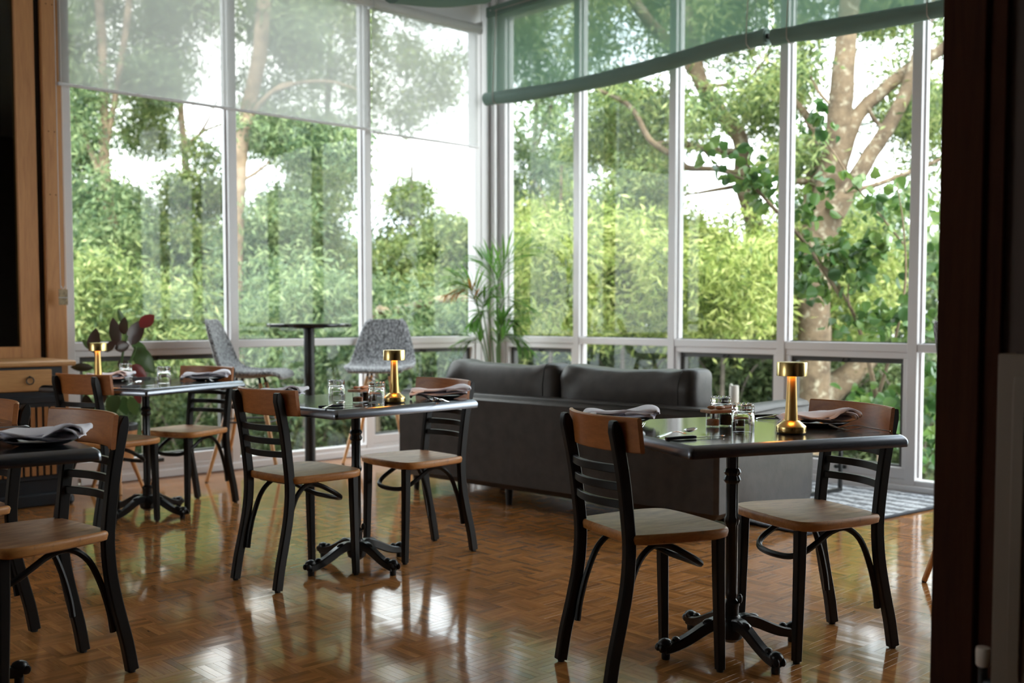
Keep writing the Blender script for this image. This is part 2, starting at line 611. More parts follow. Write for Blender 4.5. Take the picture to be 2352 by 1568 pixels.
def copy_tree(o, loc=None, rz=None, label=None, group=None):
    c = o.copy()
    COL.objects.link(c)
    if loc is not None:
        c.location = tuple(float(q) for q in loc)
    if rz is not None:
        c.rotation_euler = (0, 0, rz)
    if label:
        c['label'] = label
    if group:
        c['group'] = group
    for ch in kids(o):
        d = copy_tree(ch)
        d.parent = c
    return c


def smooth_path(pts, n=6):
    """Catmull-Rom through pts"""
    P = [np.array(p, float) for p in pts]
    P = [2 * P[0] - P[1]] + P + [2 * P[-1] - P[-2]]
    o = []
    for i in range(1, len(P) - 2):
        for k in range(n):
            t = k / n
            a, b, c, d = P[i - 1], P[i], P[i + 1], P[i + 2]
            o.append(0.5 * (2 * b + (c - a) * t + (2 * a - 5 * b + 4 * c - d) * t * t + (3 * b - a - 3 * c + d) * t ** 3))
    o.append(P[-2])
    return o


# ------------------------------------------------------------------ the room
YL, XR, ZC = 6.985, 6.34, 3.95        # inner faces of the two glazed walls, ceiling height
ZT = 0.95                             # transom, top of rail
X0, Y0 = -3.2, -3.6                   # far corner of the room behind the camera


def struct(o, label=None):
    o['kind'] = 'structure'
    if label:
        o['label'] = label
    return o


# floor: dark base, every parquet finger a piece of its own with a joint round it
fb = MB().box(X0, Y0, -0.12, XR + 0.1, YL + 0.1, -0.0006)
floor = struct(fb.build('floor', 'subfloor'), 'glossy brown mosaic parquet floor in basket weave')
BL, NF = 0.135, 5
cells = []
for i in range(int(0.0 / BL), int(XR / BL) + 1):
    for j in range(int(0.3 / BL), int(YL / BL) + 1):
        x, y = i * BL, j * BL
        if x + BL > XR or y + BL > YL:
            continue
        d = np.array([x + BL / 2, y + BL / 2, 0]) - CAM
        dep = d @ FW
        if dep < 1.6:
            continue
        u = CXP + FPX * (d @ RT) / dep
        v = CYP - FPX * (d @ UP) / dep
        if -160 < u < 2500 and v < 1720:
            cells.append((dep, i, j, x, y, u, v))
cells.sort()


def finger(mb, cx, cy, lx, ly, mi):
    g, c = 0.00012, 0.0003
    t = [random.uniform(-0.00008, 0.00008) for _ in range(2)]

    def z(x, y):
        return t[0] * (x / max(lx, 1e-6)) + t[1] * (y / max(ly, 1e-6)) + 0.0
    r0 = [(cx + sx * (lx / 2 - g), cy + sy * (ly / 2 - g), -0.006) for sx, sy in ((-1, -1), (1, -1), (1, 1), (-1, 1))]
    r1 = [(p[0], p[1], -c) for p in r0]
    r2 = [(cx + sx * (lx / 2 - g - c), cy + sy * (ly / 2 - g - c), z(sx * lx, sy * ly)) for sx, sy in ((-1, -1), (1, -1), (1, 1), (-1, 1))]
    mb.loft([r0, r1, r2], mi=mi)


mass = MB()
singles = 0
for dep, i, j, x, y, u, v in cells:
    for k in range(NF):
        alongx = (i + j) % 2 == 0
        w = BL / NF
        if alongx:
            a = (x + BL / 2, y + (k + 0.5) * w, BL, w, 0)
        else:
            a = (x + (k + 0.5) * w, y + BL / 2, w, BL, 1)
        if singles < 300 and 0 < u < 2140 and v < 1568:
            mb = MB()
            finger(mb, 0, 0, a[2], a[3], 0)
            mb.build('parquet_strip', 'parq_x' if a[4] == 0 else 'parq_y', floor, smooth=False, loc=(a[0], a[1], 0))
            singles += 1
        else:
            finger(mass, *a)
tag(mass.build('parquet_strips', ['parq_x', 'parq_y'], floor, smooth=False), kind='stuff')

struct(MB().box(X0 - 0.2, Y0 - 0.2, ZC, XR + 0.35, YL + 0.35, ZC + 0.25).build('ceiling', 'white', smooth=False), 'white ceiling')
# window heads above the glazing, both walls
struct(MB().box(2.53, YL, 3.66, XR + 0.12, YL + 0.16, ZC + 0.05).build('wall_window_head', 'white', smooth=False), 'white wall strip above the long window')
struct(MB().box(XR, Y0, 3.80, XR + 0.16, YL + 0.16, ZC + 0.05).build('wall_right_head', 'white', smooth=False), 'white wall strip above the green blinds')
struct(MB().box(X0, YL + 0.5, -0.1, 2.53, YL + 0.7, ZC + 0.05).box(2.50, YL + 0.1, -0.1, 2.60, YL + 0.7, ZC + 0.05).build('wall_far', 'dim_wall', smooth=False), 'dark wall behind the glazed door')
struct(MB().box(X0, YL, 3.75, 2.53, YL + 0.55, ZC + 0.05).box(X0, YL, -0.1, 0.9, YL + 0.1, 3.75).build('wall_left_front', 'back_wall', smooth=False), 'taupe wall beside the glazed door')
wl = MB()
FILL_WIN = [(4.1, 6.4)]  # added window opening, gives fill daylight to chair backs and napkins
wl.box(X0 - 0.2, Y0, -0.1, X0, YL + 0.7, 0.9).box(X0 - 0.2, Y0, 2.7, X0, YL + 0.7, ZC + 0.05)
yy = Y0
for a_, b_ in FILL_WIN:
    wl.box(X0 - 0.2, yy, 0.9, X0, a_, 2.7)
    yy = b_
wl.box(X0 - 0.2, yy, 0.9, X0, YL + 0.7, 2.7)
struct(wl.build('wall_left', 'back_wall', smooth=False), 'taupe side wall with an added window')
for k_, (a_, b_) in enumerate(FILL_WIN):
    w_ = bpy.data.objects.new('window_%d' % (20 + k_), None)
    COL.objects.link(w_)
    struct(w_, 'added white framed side window behind the camera for fill light')
    MB().box(X0 - 0.14, a_, 0.9, X0 - 0.06, a_ + 0.06, 2.7).box(X0 - 0.14, b_ - 0.06, 0.9, X0 - 0.06, b_, 2.7).box(X0 - 0.14, a_ + 0.06, 0.9, X0 - 0.06, b_ - 0.06, 0.96).box(X0 - 0.14, a_ + 0.06, 2.64, X0 - 0.06, b_ - 0.06, 2.7).box(X0 - 0.13, (a_ + b_) / 2 - 0.025, 0.96, X0 - 0.07, (a_ + b_) / 2 + 0.025, 2.64).build('frame', 'alu', w_, smooth=False)
    MB().box(X0 - 0.103, a_ + 0.06, 0.96, X0 - 0.098, (a_ + b_) / 2 - 0.025, 2.64).build('pane', 'pane', w_, smooth=False)
    MB().box(X0 - 0.103, (a_ + b_) / 2 + 0.025, 0.96, X0 - 0.098, b_ - 0.06, 2.64).build('pane', 'pane', w_, smooth=False)
struct(MB().box(X0, Y0 - 0.2, -0.1, XR + 0.1, Y0, ZC + 0.05).build('wall_back', 'dim_wall', smooth=False), 'dark back wall')
struct(MB().box(XR, Y0, -0.1, XR + 0.16, -0.80, ZC + 0.05).build('wall_right', 'dim_wall', smooth=False), 'dark wall past the last window bay')
# partition with its timber end post on the right of the picture
PX = 2.40
struct(MB().box(PX + 0.02, Y0, 0, PX + 0.16, 0.975, ZC).build('wall_partition', 'dim_wall', smooth=False), 'dark partition wall behind the radiator')
post = struct(bpy.data.objects.new('trim_1', None), 'dark brown timber post at the end of the partition')
COL.objects.link(post)
MB().box(PX - 0.015, 1.012, 0, PX + 0.19, 1.111, ZC, 0.004).build('casing_board', 'timber_dark', post)
MB().box(PX, 0.972, 0, PX + 0.175, 1.011, ZC, 0.003).build('inner_board', 'timber_dark', post)
MB().box(PX + 0.012, 1.0105, 0, PX + 0.165, 1.0125, ZC).build('shadow_joint', 'gasket', post, smooth=False)


def bay(n, wall, a0, a1, lower, label):
    """one bay of the glazed wall: a0..a1 along the wall between mullion centres; local x runs along, y points outside"""
    w = a1 - a0
    r = bpy.data.objects.new('window_%d' % n, None)
    COL.objects.link(r)
    struct(r, label)
    if wall == 'L':
        r.location = (a0, YL, 0)
    else:
        r.location = (XR, a1, 0)
        r.rotation_euler = (0, 0, -PI / 2)
    top = 3.66 if wall == 'L' else 3.80
    m = 0.032
    MB().box(-m, 0.0, 0.0, m, 0.105, top, 0.004).build('mullion', 'alu', r)
    MB().box(-m - 0.012, 0.040, 0.1, -m, 0.06, top).box(m, 0.040, 0.1, m + 0.012, 0.06, top).build('glazing_bead', 'alu', r, smooth=False)
    MB().box(-m - 0.004, 0.061, 0.1, -m, 0.069, top).box(m, 0.061, 0.1, m + 0.004, 0.069, top).build('gasket', 'gasket', r, smooth=False)
    MB().box(m, 0.004, ZT - 0.056, w - m, 0.095, ZT, 0.004).build('transom', 'alu', r)
    MB().box(m, 0.058, ZT, w - m, 0.066, ZT + 0.006).build('gasket', 'gasket', r, smooth=False)
    MB().box(m, 0.004, 0.02, w - m, 0.095, 0.085, 0.004).build('bottom_rail', 'alu', r)
    MB().box(m, 0.004, top - 0.06, w - m, 0.095, top, 0.004).build('head_rail', 'alu', r)
    MB().box(m, 0.062, ZT, w - m, 0.067, top - 0.06).build('pane', 'pane', r, smooth=False)
    if lower == 'fixed':
        MB().box(m, 0.062, 0.085, w - m, 0.067, ZT - 0.056).build('pane', 'pane', r, smooth=False)
    else:
        # white surround and a dark top-hung sash
        s = MB()
        s.box(m, 0.012, ZT - 0.098, w - m, 0.09, ZT - 0.056, 0.003)
        s.box(m, 0.012, 0.085, m + 0.03, 0.09, ZT - 0.098, 0.003)
        s.box(w - m - 0.03, 0.012, 0.085, w - m, 0.09, ZT - 0.098, 0.003)
        s.box(m, 0.008, 0.085, w - m, 0.09, 0.155, 0.003)
        s.build('sash_surround', 'alu', r)
        h0, h1 = 0.155, ZT - 0.098
        x0, x1 = m + 0.03, w - m - 0.03
        q = 0.034
        sa = MB()
        sa.box(x0, 0.05, h1 - q, x1, 0.10, h1, 0.003)
        sa.box(x0, 0.05, h0, x0 + q, 0.10, h1 - q, 0.003)
        sa.box(x1 - q, 0.05, h0, x1, 0.10, h1 - q, 0.003)
        sa.box(x0 + q, 0.05, h0, x1 - q, 0.10, h0 + 0.012, 0.003)
        so = sa.build('sash', 'alu_dark', r)
        MB().box(x0 + q, 0.072, h0 + 0.012, x1 - q, 0.077, h1 - q).build('pane', 'pane', so, smooth=False)
        MB().tube(smooth_path([(w / 2 - 0.02, 0.05, h1 - 0.012), (w / 2 - 0.018, 0.03, h1 - 0.03), (w / 2 + 0.018, 0.03, h1 - 0.03), (w / 2 + 0.02, 0.05, h1 - 0.012)], 4), 0.004, 6).build('sash_catch', 'gasket', so)
        MB().box(w / 2 - 0.035, -0.004, 0.11, w / 2 + 0.035, 0.01, 0.135, 0.004).ball((w / 2 - 0.03, -0.012, 0.122), 0.014).build('winder', 'gasket', r)
    return r


LX = [2.555, 3.738, 4.928, 6.10]
for k in range(3):
    bay(k + 1, 'L', LX[k], LX[k + 1], ['sash', 'fixed', 'sash'][k], ['tall window bay beside the timber door', 'tall window bay behind the bar table', 'tall window bay next to the room corner'][k])
RY = [6.93, 6.03, 5.03, 4.065, 3.11, 2.14, 1.17, 0.2, -0.77]
kinds = ['sash', 'fixed', 'sash', 'sash', 'fixed', 'sash', 'fixed', 'sash', 'fixed', 'sash', 'fixed']
for k in range(len(RY) - 1):
    bay(k + 4, 'R', RY[k + 1], RY[k], kinds[k], 'tall window bay %s' % ['behind the palm', 'behind the sofa cushions', 'above the candle', 'behind the round leaved shrub', 'beside the dark timber post'][min(k, 4)])
# corner post of the glazing
cp = MB()
cp.box(6.07, YL, 0.0, 6.132, YL + 0.105, 3.66, 0.004)
cp.box(6.132, YL - 0.005, 0, XR + 0.11, YL + 0.11, 3.9, 0.004)
cp.box(XR - 0.005, 6.90, 0, XR + 0.105, YL, 3.9, 0.004)
cp.tube([(XR - 0.09, YL - 0.035, 0.0), (XR - 0.09, YL - 0.035, 3.9)], 0.025, 12)
struct(cp.build('trim_2', 'alu'), 'white corner post of the glazing')
bl = MB().box(2.6, YL - 0.012, 0, XR, YL, 0.05, 0.003).box(2.6, YL - 0.003, 0.05, XR, YL + 0.02, 0.055)
struct(bl.build('baseboard_left', 'white'), 'white skirting under the long window')
struct(MB().box(XR - 0.014, Y0, 0, XR, YL, 0.05, 0.003).build('baseboard_right', 'white'), 'white skirting under the right window')

# timber post and glazed timber door on the far left
tp = bpy.data.objects.new('trim_3', None)
COL.objects.link(tp)
struct(tp, 'warm timber post between door and window')
MB().box(2.405, YL - 0.035, 0, 2.525, YL + 0.13, ZC, 0.004).build('post_board', 'timber', tp)
pg = MB()
for zz in (1.55, 1.95, 2.75):
    for xx in (2.435, 2.472):
        pg.ball((xx, YL - 0.036, zz + 0.35), (0.004, 0.002, 0.004), 6, 4)
pg.build('nail_head', 'timber_dark', tp)
MB().box(2.366, YL + 0.02, 0, 2.405, YL + 0.10, ZC).build('shadow_gap', 'gasket', tp, smooth=False)
dr = bpy.data.objects.new('door_1', None)
COL.objects.link(dr)
struct(dr, 'warm timber door frame with dark glass')
MB().box(2.248, YL - 0.01, 0.0, 2.366, YL + 0.06, 3.75, 0.004).build('stile', 'timber', dr)
MB().box(1.00, YL - 0.008, 0.80, 2.248, YL + 0.058, 0.93, 0.004).build('mid_rail', 'timber', dr)
MB().box(1.00, YL - 0.004, 0.0, 2.248, YL + 0.05, 0.80, 0.004).build('lower_panel', 'timber', dr)
MB().box(1.00, YL - 0.008, 3.63, 2.248, YL + 0.058, 3.75, 0.004).build('top_rail', 'timber', dr)
MB().box(0.89, YL - 0.01, 0.0, 1.00, YL + 0.06, 3.75, 0.004).build('stile', 'timber', dr)
MB().box(1.00, YL + 0.02, 0.93, 2.248, YL + 0.026, 3.63).build('pane', 'door_pane', dr, smooth=False)


# ------------------------------------------------------------------ bistro chair (faces its own +x)
def make_chair():
    t = thing('bistro_chair', '', 'chair', group='black bistro chairs with wooden seats')

    def outline(k):
        # rounded seat plan, k = inset
        pts = [(-0.135, 0.168), (0.03, 0.196), (0.125, 0.204), (0.178, 0.195), (0.205, 0.16), (0.216, 0.08), (0.219, 0.0)]
        pts = [(x, y) for x, y in smooth_path([(p[0], p[1], 0) for p in pts], 3) for x, y in [(x, y)]] if False else pts
        sm = [tuple(p[:2]) for p in smooth_path([(-0.152, 0.0, 0), (-0.152, 0.09, 0), (-0.146, 0.15, 0), (-0.12, 0.174, 0), (0.03, 0.198, 0), (0.125, 0.205, 0), (0.180, 0.194, 0), (0.207, 0.158, 0), (0.217, 0.08, 0), (0.219, 0.0, 0)], 3)]
        full = sm + [(x, -y) for x, y in sm[-2:0:-1]]
        cx = 0.03
        return [(cx + (x - cx) * (1 - k / 0.19), y * (1 - k / 0.19)) for x, y in full]
    zt, th = 0.465, 0.033
    s = MB()
    rings = []
    for k, z in ((0.012, zt - th), (0.003, zt - th + 0.005), (0.0, zt - 0.012), (0.002, zt - 0.004), (0.007, zt)):
        rings.append([(x, y, z) for x, y in outline(k)])
    s.loft(rings, mi=1, caps=False)
    nn = len(rings[0])
    s.add(rings[0], [tuple(range(nn - 1, -1, -1))], mi=1)
    # dished top
    for a, b, za, zb in ((0.007, 0.05, 0, -0.002), (0.05, 0.11, -0.002, -0.005)):
        ra = [(x, y, zt + za) for x, y in outline(a)]
        rb = [(x, y, zt + zb) for x, y in outline(b)]
        s.loft([ra, rb], caps=False, mi=0)
    rb = [(x, y, zt - 0.005) for x, y in outline(0.11)]
    s.add(rb, [tuple(range(nn))], mi=0)
    s.build('seat', ['seat', 'seat_edge'], t, angle=50)

    def px(y):
        return -0.193 + 0.053 * (y / 0.205) ** 2
    b = MB()
    rr = []
    for i in range(17):
        y = -0.205 + 0.41 * i / 16
        x = px(y)
        h0, h1 = 0.716, 0.822
        th2 = 0.008
        lean = 0.012
        rr.append([(x - th2, y, h0 + 0.003), (x - th2 + 0.003, y, h0), (x + th2 - 0.003, y, h0), (x + th2, y, h0 + 0.003), (x + th2 - lean, y, h1 - 0.004), (x + th2 - 0.004 - lean, y, h1), (x - th2 + 0.004 - lean, y, h1), (x - th2 - lean, y, h1 - 0.004)])
    b.loft(rr)
    b.build('backrest', 'back', t)
    for sy in (1, -1):
        prof = [(-0.212, 0.152, 0.008), (-0.196, 0.151, 0.1), (-0.172, 0.149, 0.2), (-0.150, 0.148, 0.31), (-0.142, 0.147, 0.42), (-0.150, 0.147, 0.52), (-0.166, 0.148, 0.64), (-0.186, 0.149, 0.74), (-0.199, 0.149, 0.795), (-0.203, 0.149, 0.812)]
        path = smooth_path([(x - 0.006, y * sy, z) for x, y, z in prof], 3)
        n = len(path)
        sq = [((0.0185 if i < n - 4 else 0.0185 * (0.95 - 0.16 * (i - n + 5))), 0.0150) for i in range(n)]
        MB().tube(path, 0.02, up=(0, 1, 0), sq=sq).build('rear_leg', 'blackwood', t)
        MB().lathe([(0.011, 0), (0.012, 0.009)], 10, (-0.217, 0.152 * sy, 0)).build('glide', 'gasket', t)
        fl = [(0.186, 0.157 * sy, 0.008), (0.182, 0.156 * sy, 0.15), (0.178, 0.155 * sy, 0.3), (0.176, 0.154 * sy, 0.434)]
        MB().tube(fl, 0.02, up=(0, 1, 0), sq=[(0.0135, 0.0135), (0.015, 0.015), (0.0165, 0.0165), (0.0175, 0.0175)]).build('front_leg', 'blackwood', t)
        MB().lathe([(0.011, 0), (0.012, 0.009)], 10, (0.186, 0.157 * sy, 0)).build('glide', 'gasket', t)
    for z in (0.664, 0.610, 0.556):
        path = []
        for i in range(9):
            y = -0.147 + 0.294 * i / 8
            path.append((-0.150 - (z - 0.5) * 0.14 - 0.035 * (1 - (y / 0.147) ** 2), y, z))
        MB().tube(path, 0.01, up=(0, 0, 1), sq=(0.0075, 0.0125)).build('slat', 'blackwood', t)
    # bent hoop brace: rear leg, up under the seat, round the front, back down
    half = [(-0.170, 0.128, 0.135), (-0.160, 0.128, 0.20), (-0.135, 0.126, 0.29), (-0.096, 0.122, 0.375), (-0.04, 0.117, 0.416), (0.02, 0.116, 0.408), (0.08, 0.121, 0.378), (0.128, 0.116, 0.350), (0.158, 0.085, 0.332), (0.170, 0.03, 0.327)]
    path = smooth_path(half + [(x, -y, z) for x, y, z in half[::-1]], 4)
    MB().tube(path, 0.0105, 8).build('hoop_brace', 'blackwood', t)
    MB().box(-0.12, -0.11, 0.422, 0.17, 0.11, 0.433, 0.003).build('seat_batten', 'blackwood', t)
    return t


CH = [
    ((2.569, 2.140), -17, 'bistro chair at the front table, its back towards us, left of its pedestal'),
    ((3.176, 1.898), 160, 'bistro chair at the front table facing left, next to the grey rug'),
    ((2.373, 3.897), 4.7, 'bistro chair at the middle table with its backrest in front of the napkin'),
    ((3.035, 3.917), 178.3, 'bistro chair at the middle table standing against the dark sofa back'),
    ((2.229, 5.580), 19, 'bistro chair in front of the rubber plant, back towards us, at the window table'),
    ((2.800, 5.800), 200, 'bistro chair at the window table nearest the bar table, facing left'),
    ((1.105, 3.325), 187, 'large bistro chair cut by the left edge, tucked at the left foreground table'),
    ((1.035, 3.990), 184, 'bistro chair behind the left foreground table showing only its backrest corner'),
]
chair0 = make_chair()
for i, (p, a, lb) in enumerate(CH):
    if i == 0:
        c = chair0
        c.location = (*p, 0)
        c.rotation_euler = (0, 0, math.radians(a))
        c['label'] = lb
    else:
        copy_tree(chair0, (*p, 0), math.radians(a), lb)


# ------------------------------------------------------------------ pedestal tables
def rrect(hx, hy, r, z, k=3):
    o = []
    for cx, cy, a0 in ((hx - r, hy - r, 0), (-hx + r, hy - r, 90), (-hx + r, -hy + r, 180), (hx - r, -hy + r, 270)):
        for i in range(k + 1):
            a = math.radians(a0 + 90 * i / k)
            o.append((cx + r * math.cos(a), cy + r * math.sin(a), z))
    return o


TW, TD, TZ = 0.80, 0.765, 0.75


def make_table():
    t = thing('pedestal_table', '', 'table', group='black pedestal tables')
    hx, hy = TW / 2, TD / 2
    m = MB()
    prof = [(0.010, 0.712), (0.001, 0.7125), (0.0, 0.716), (0.0, 0.724), (0.001, 0.733), (0.005, 0.741), (0.011, 0.747), (0.018, TZ)]
    rings = [rrect(hx - i, hy - i, 0.014, z) for i, z in prof]
    m.loft(rings, caps=False, mi=0)
    n = len(rings[0])
    m.add(rings[-1], [tuple(range(n))], mi=1)
    m.add(rings[0], [tuple(range(n - 1, -1, -1))], mi=2)
    m.build('tabletop', ['tableedge', 'tabletop', 'tabletrim'], t, angle=50)
    MB().box(-0.11, -0.11, 0.703, 0.11, 0.11, 0.712, 0.003).build('mounting_plate', 'iron', t)
    prof = [(0.034, 0.075), (0.036, 0.10), (0.032, 0.115), (0.026, 0.122), (0.026, 0.15), (0.029, 0.155), (0.029, 0.163), (0.022, 0.168), (0.017, 0.176), (0.020, 0.19), (0.0205, 0.20), (0.0205, 0.425), (0.024, 0.43), (0.026, 0.44), (0.024, 0.45), (0.0205, 0.456), (0.0205, 0.565), (0.025, 0.569), (0.029, 0.577), (0.026, 0.585), (0.023, 0.592), (0.029, 0.602), (0.026, 0.611), (0.0205, 0.617), (0.021, 0.69), (0.028, 0.697), (0.030, 0.704)]
    MB().lathe(prof, 24, flute=(0.2, 0.69, 0.07)).build('column', 'iron', t)
    MB().lathe([(0.02, 0.03), (0.04, 0.045), (0.048, 0.075), (0.044, 0.10), (0.036, 0.112)], 16).build('hub', 'iron', t)
    for k in range(4):
        f = MB()
        path = [(0.025, 0, 0.092), (0.06, 0, 0.098), (0.10, 0, 0.086), (0.15, 0, 0.063), (0.19, 0, 0.047), (0.225, 0, 0.038), (0.258, 0, 0.034)]
        path = smooth_path(path, 3)
        nn = len(path)
        sq = [(0.021 - 0.005 * math.sin(PI * i / nn), 0.021 - 0.006 * i / nn) for i in range(nn)]
        f.tube(path, 0.02, up=(0, 0, 1), sq=sq)
        f.ball((0.252, 0, 0.052), (0.026, 0.022, 0.018), 10, 7)
        f.ball((0.268, 0.012, 0.040), (0.016, 0.010, 0.015), 8, 5)
        f.ball((0.268, -0.012, 0.040), (0.016, 0.010, 0.015), 8, 5)
        f.ball((0.212, 0, 0.061), (0.014, 0.014, 0.010), 8, 5)
        f.ball((0.085, 0, 0.103), (0.026, 0.017, 0.014), 8, 5)
        # leaf ornament along the back of the leg
        for q in range(5):
            x = 0.105 + q * 0.022
            z = 0.106 - (x - 0.06) * 0.40
            for sy in (1, -1):
                f.ball((x, sy * 0.009, z + 0.002), (0.011, 0.007, 0.006), 6, 4)
        o = f.build('claw_foot', 'iron', t, rot=(0, 0, k * PI / 2))
        MB().lathe([(0.013, 0), (0.014, 0.002), (0.014, 0.022)], 12, (0.25, 0, 0)).build('leveller', 'gasket', o)
    # acorn on the collar between feet
    MB().ball((0.021, -0.021, 0.178), (0.010, 0.010, 0.016), 8, 6).build('acorn', 'iron', t)
    return t


TAB = [
    ((2.905, 2.040), -21, 'black pedestal table in front on the right with a full table setting'),
    ((2.668, 3.890), 3.7, 'black pedestal table in the middle with a pale shining edge'),
    ((2.490, 5.690), 23, 'black pedestal table near the window beside the rubber plant'),
    ((0.796, 3.360), -5, 'black pedestal table cut off by the left edge of the picture'),
    ((0.866, 4.130), -5, 'black pedestal table end behind the left foreground table'),
]
table0 = make_table()
for i, (p, a, lb) in enumerate(TAB):
    if i == 0:
        table0.location = (*p, 0)
        table0.rotation_euler = (0, 0, math.radians(a))
        table0['label'] = lb
    else:
        copy_tree(table0, (*p, 0), math.radians(a), lb)


def clamp_table(k, p, mx=0.37, my=0.35):
    """keeps a point on table k"""
    (cx, cy), a = TAB[k][0], math.radians(TAB[k][1])
    d = np.array([p[0] - cx, p[1] - cy])
    u, v = np.array([math.cos(a), math.sin(a)]), np.array([-math.sin(a), math.cos(a)])
    x, y = max(-mx, min(mx, d @ u)), max(-my, min(my, d @ v))
    q = np.array([cx, cy]) + u * x + v * y
    return (q[0], q[1], TZ)


# ------------------------------------------------------------------ brass table lamps
def make_lamp():
    t = thing('table_lamp', '', 'lamp', group='brass table lamps')
    MB().lathe([(0.043, 0), (0.044, 0.004)], 32).build('foot_pad', 'gasket', t)
    MB().lathe([(0.046, 0.004), (0.047, 0.006), (0.047, 0.022), (0.046, 0.024), (0.024, 0.042), (0.0215, 0.0425)], 40).build('base', 'brass', t)
    MB().lathe([(0.0205, 0.042), (0.0195, 0.06), (0.0165, 0.12), (0.0145, 0.17), (0.0142, 0.192)], 32).build('stem', 'brass_satin', t)
    MB().lathe([(0.046, 0.183), (0.047, 0.1835), (0.047, 0.224), (0.0455, 0.2265), (0.042, 0.227), (0.0, 0.2268)], 40, caps=False).lathe([(0.046, 0.183), (0.045, 0.19), (0.045, 0.2)], 40, caps=False).build('shade', 'brass', t)
    MB().lathe([(0.015, 0.1915), (0.030, 0.1915), (0.030, 0.1935), (0.015, 0.1935), (0.015, 0.1915)], 32, caps=False).build('light_ring', 'led', t)
    MB().lathe([(0.045, 0.1965), (0.0, 0.1965)], 32, caps=False).build('reflector', 'brass', t)
    return t


lamp0 = make_lamp()
LP = [(clamp_table(0, onz(1817, 995, TZ)), 'brass table lamp glowing on the front table beside the lilac napkin'),
      (clamp_table(1, onz(906, 924, TZ)), 'brass table lamp glowing on the middle table in front of the fleece stool'),
      (clamp_table(2, onz(224, 787, TZ + 0.227), 0.36, 0.34), 'brass table lamp on the window table in front of the rubber plant')]
for i, (p, lb) in enumerate(LP):
    if i == 0:
        lamp0.location = p
        lamp0['label'] = lb
    else:
        copy_tree(lamp0, p, 0, lb)


# ------------------------------------------------------------------ tumblers turned upside down
def make_tumbler():
    m = MB()
    prof = [(0.0335, 0.0), (0.0362, 0.0005), (0.0365, 0.004), (0.0365, 0.062), (0.0355, 0.070), (0.0345, 0.074), (0.0355, 0.078), (0.0350, 0.088), (0.0325, 0.091), (0.0, 0.0905)]
    inner = [(0.0, 0.0665), (0.022, 0.0665), (0.029, 0.063), (0.0325, 0.054), (0.0338, 0.02), (0.0335, 0.0)]
    m.lathe(inner[::1] + prof[1:], 40, caps=False)
    for k in range(12):
        a = 2 * PI * k / 12
        m.ball((0.0295 * math.cos(a), 0.0295 * math.sin(a), 0.0905), (0.005, 0.005, 0.0035), 8, 5)
    o = m.build('tumbler', 'glass')
    return tag(o, '', 'glass', 'upturned glass tumblers')


tum0 = make_tumbler()
TU = [(clamp_table(0, onz(1706, 992, TZ)), 'upturned glass tumbler on the front table between brass lamp and cutlery'),
      (clamp_table(0, onz(1656, 910, TZ + 0.093)), 'upturned glass tumbler on the front table behind the wooden condiment board'),
      (clamp_table(1, onz(774, 920, TZ)), 'upturned glass tumbler standing alone at the far side of the middle table'),
      (clamp_table(1, onz(866, 927, TZ)), 'upturned glass tumbler beside the brass lamp on the middle table'),
      (clamp_table(2, onz(273, 870, TZ)), 'upturned glass tumbler near the lamp on the window table'),
      (clamp_table(2, onz(377, 880, TZ)), 'upturned glass tumbler in the middle of the window table edge')]
for i, (p, lb) in enumerate(TU):
    if i == 0:
        tum0.location = p
        tum0['label'] = lb
    else:
        copy_tree(tum0, p, 0.3 * i, lb)


# ------------------------------------------------------------------ condiment stands: wooden board on spice jars
def make_stand(nj):
    t = thing('condiment_stand', '', 'condiments', group='wooden condiment stands')
    L = 0.165
    MB().box(-L / 2, -0.032, 0.046, L / 2, 0.032, 0.0565, 0.002).build('board', 'board', t)
    for k in range(nj):
        x = (k - (nj - 1) / 2) * 0.052
        j = MB().lathe([(0.0225, 0.0), (0.0235, 0.002), (0.0235, 0.046), (0.0225, 0.046), (0.0225, 0.004), (0.0, 0.004)], 24, (x, 0, 0), caps=False).build('jar', 'jar', t)
        h = 0.022 if k == 0 else 0.036
        MB().lathe([(0.021, 0.0045), (0.0215, 0.006), (0.0215, h), (0.014, h + 0.003), (0.0, h + 0.002)], 20, (x, 0, 0)).build('filling', 'salt' if k == 0 else 'pepper', j)
    for k, (x, y, a) in enumerate(((-0.02, -0.010, 0.12), (-0.035, 0.014, 0.05))):
        s = MB()
        s.tube(smooth_path([(0, 0, 0.006), (0.05, 0, 0.0075), (0.085, 0, 0.009)], 4), 0.004, 8)
        s.ball((-0.012, 0, 0.007), (0.020, 0.0105, 0.0065), 12, 6)
        s.build('wooden_spoon', 'board', t, loc=(x, y, 0.0566), rot=(0, 0, a))
    return t


def aim(a, b):
    return math.atan2(b[1] - a[1], b[0] - a[0])


ja, jb = onz(1636, 979, TZ), onz(1667, 977.5, TZ)
st = make_stand(3)
st.location = clamp_table(0, jb, 0.28, 0.28)
st.rotation_euler = (0, 0, aim(ja, jb) - 0.0)
st['label'] = 'wooden condiment board on salt and pepper jars, front table'
copy_tree(st, clamp_table(1, onz(838, 922, TZ)), 0.35, 'wooden condiment board on spice jars, middle table behind tumbler')


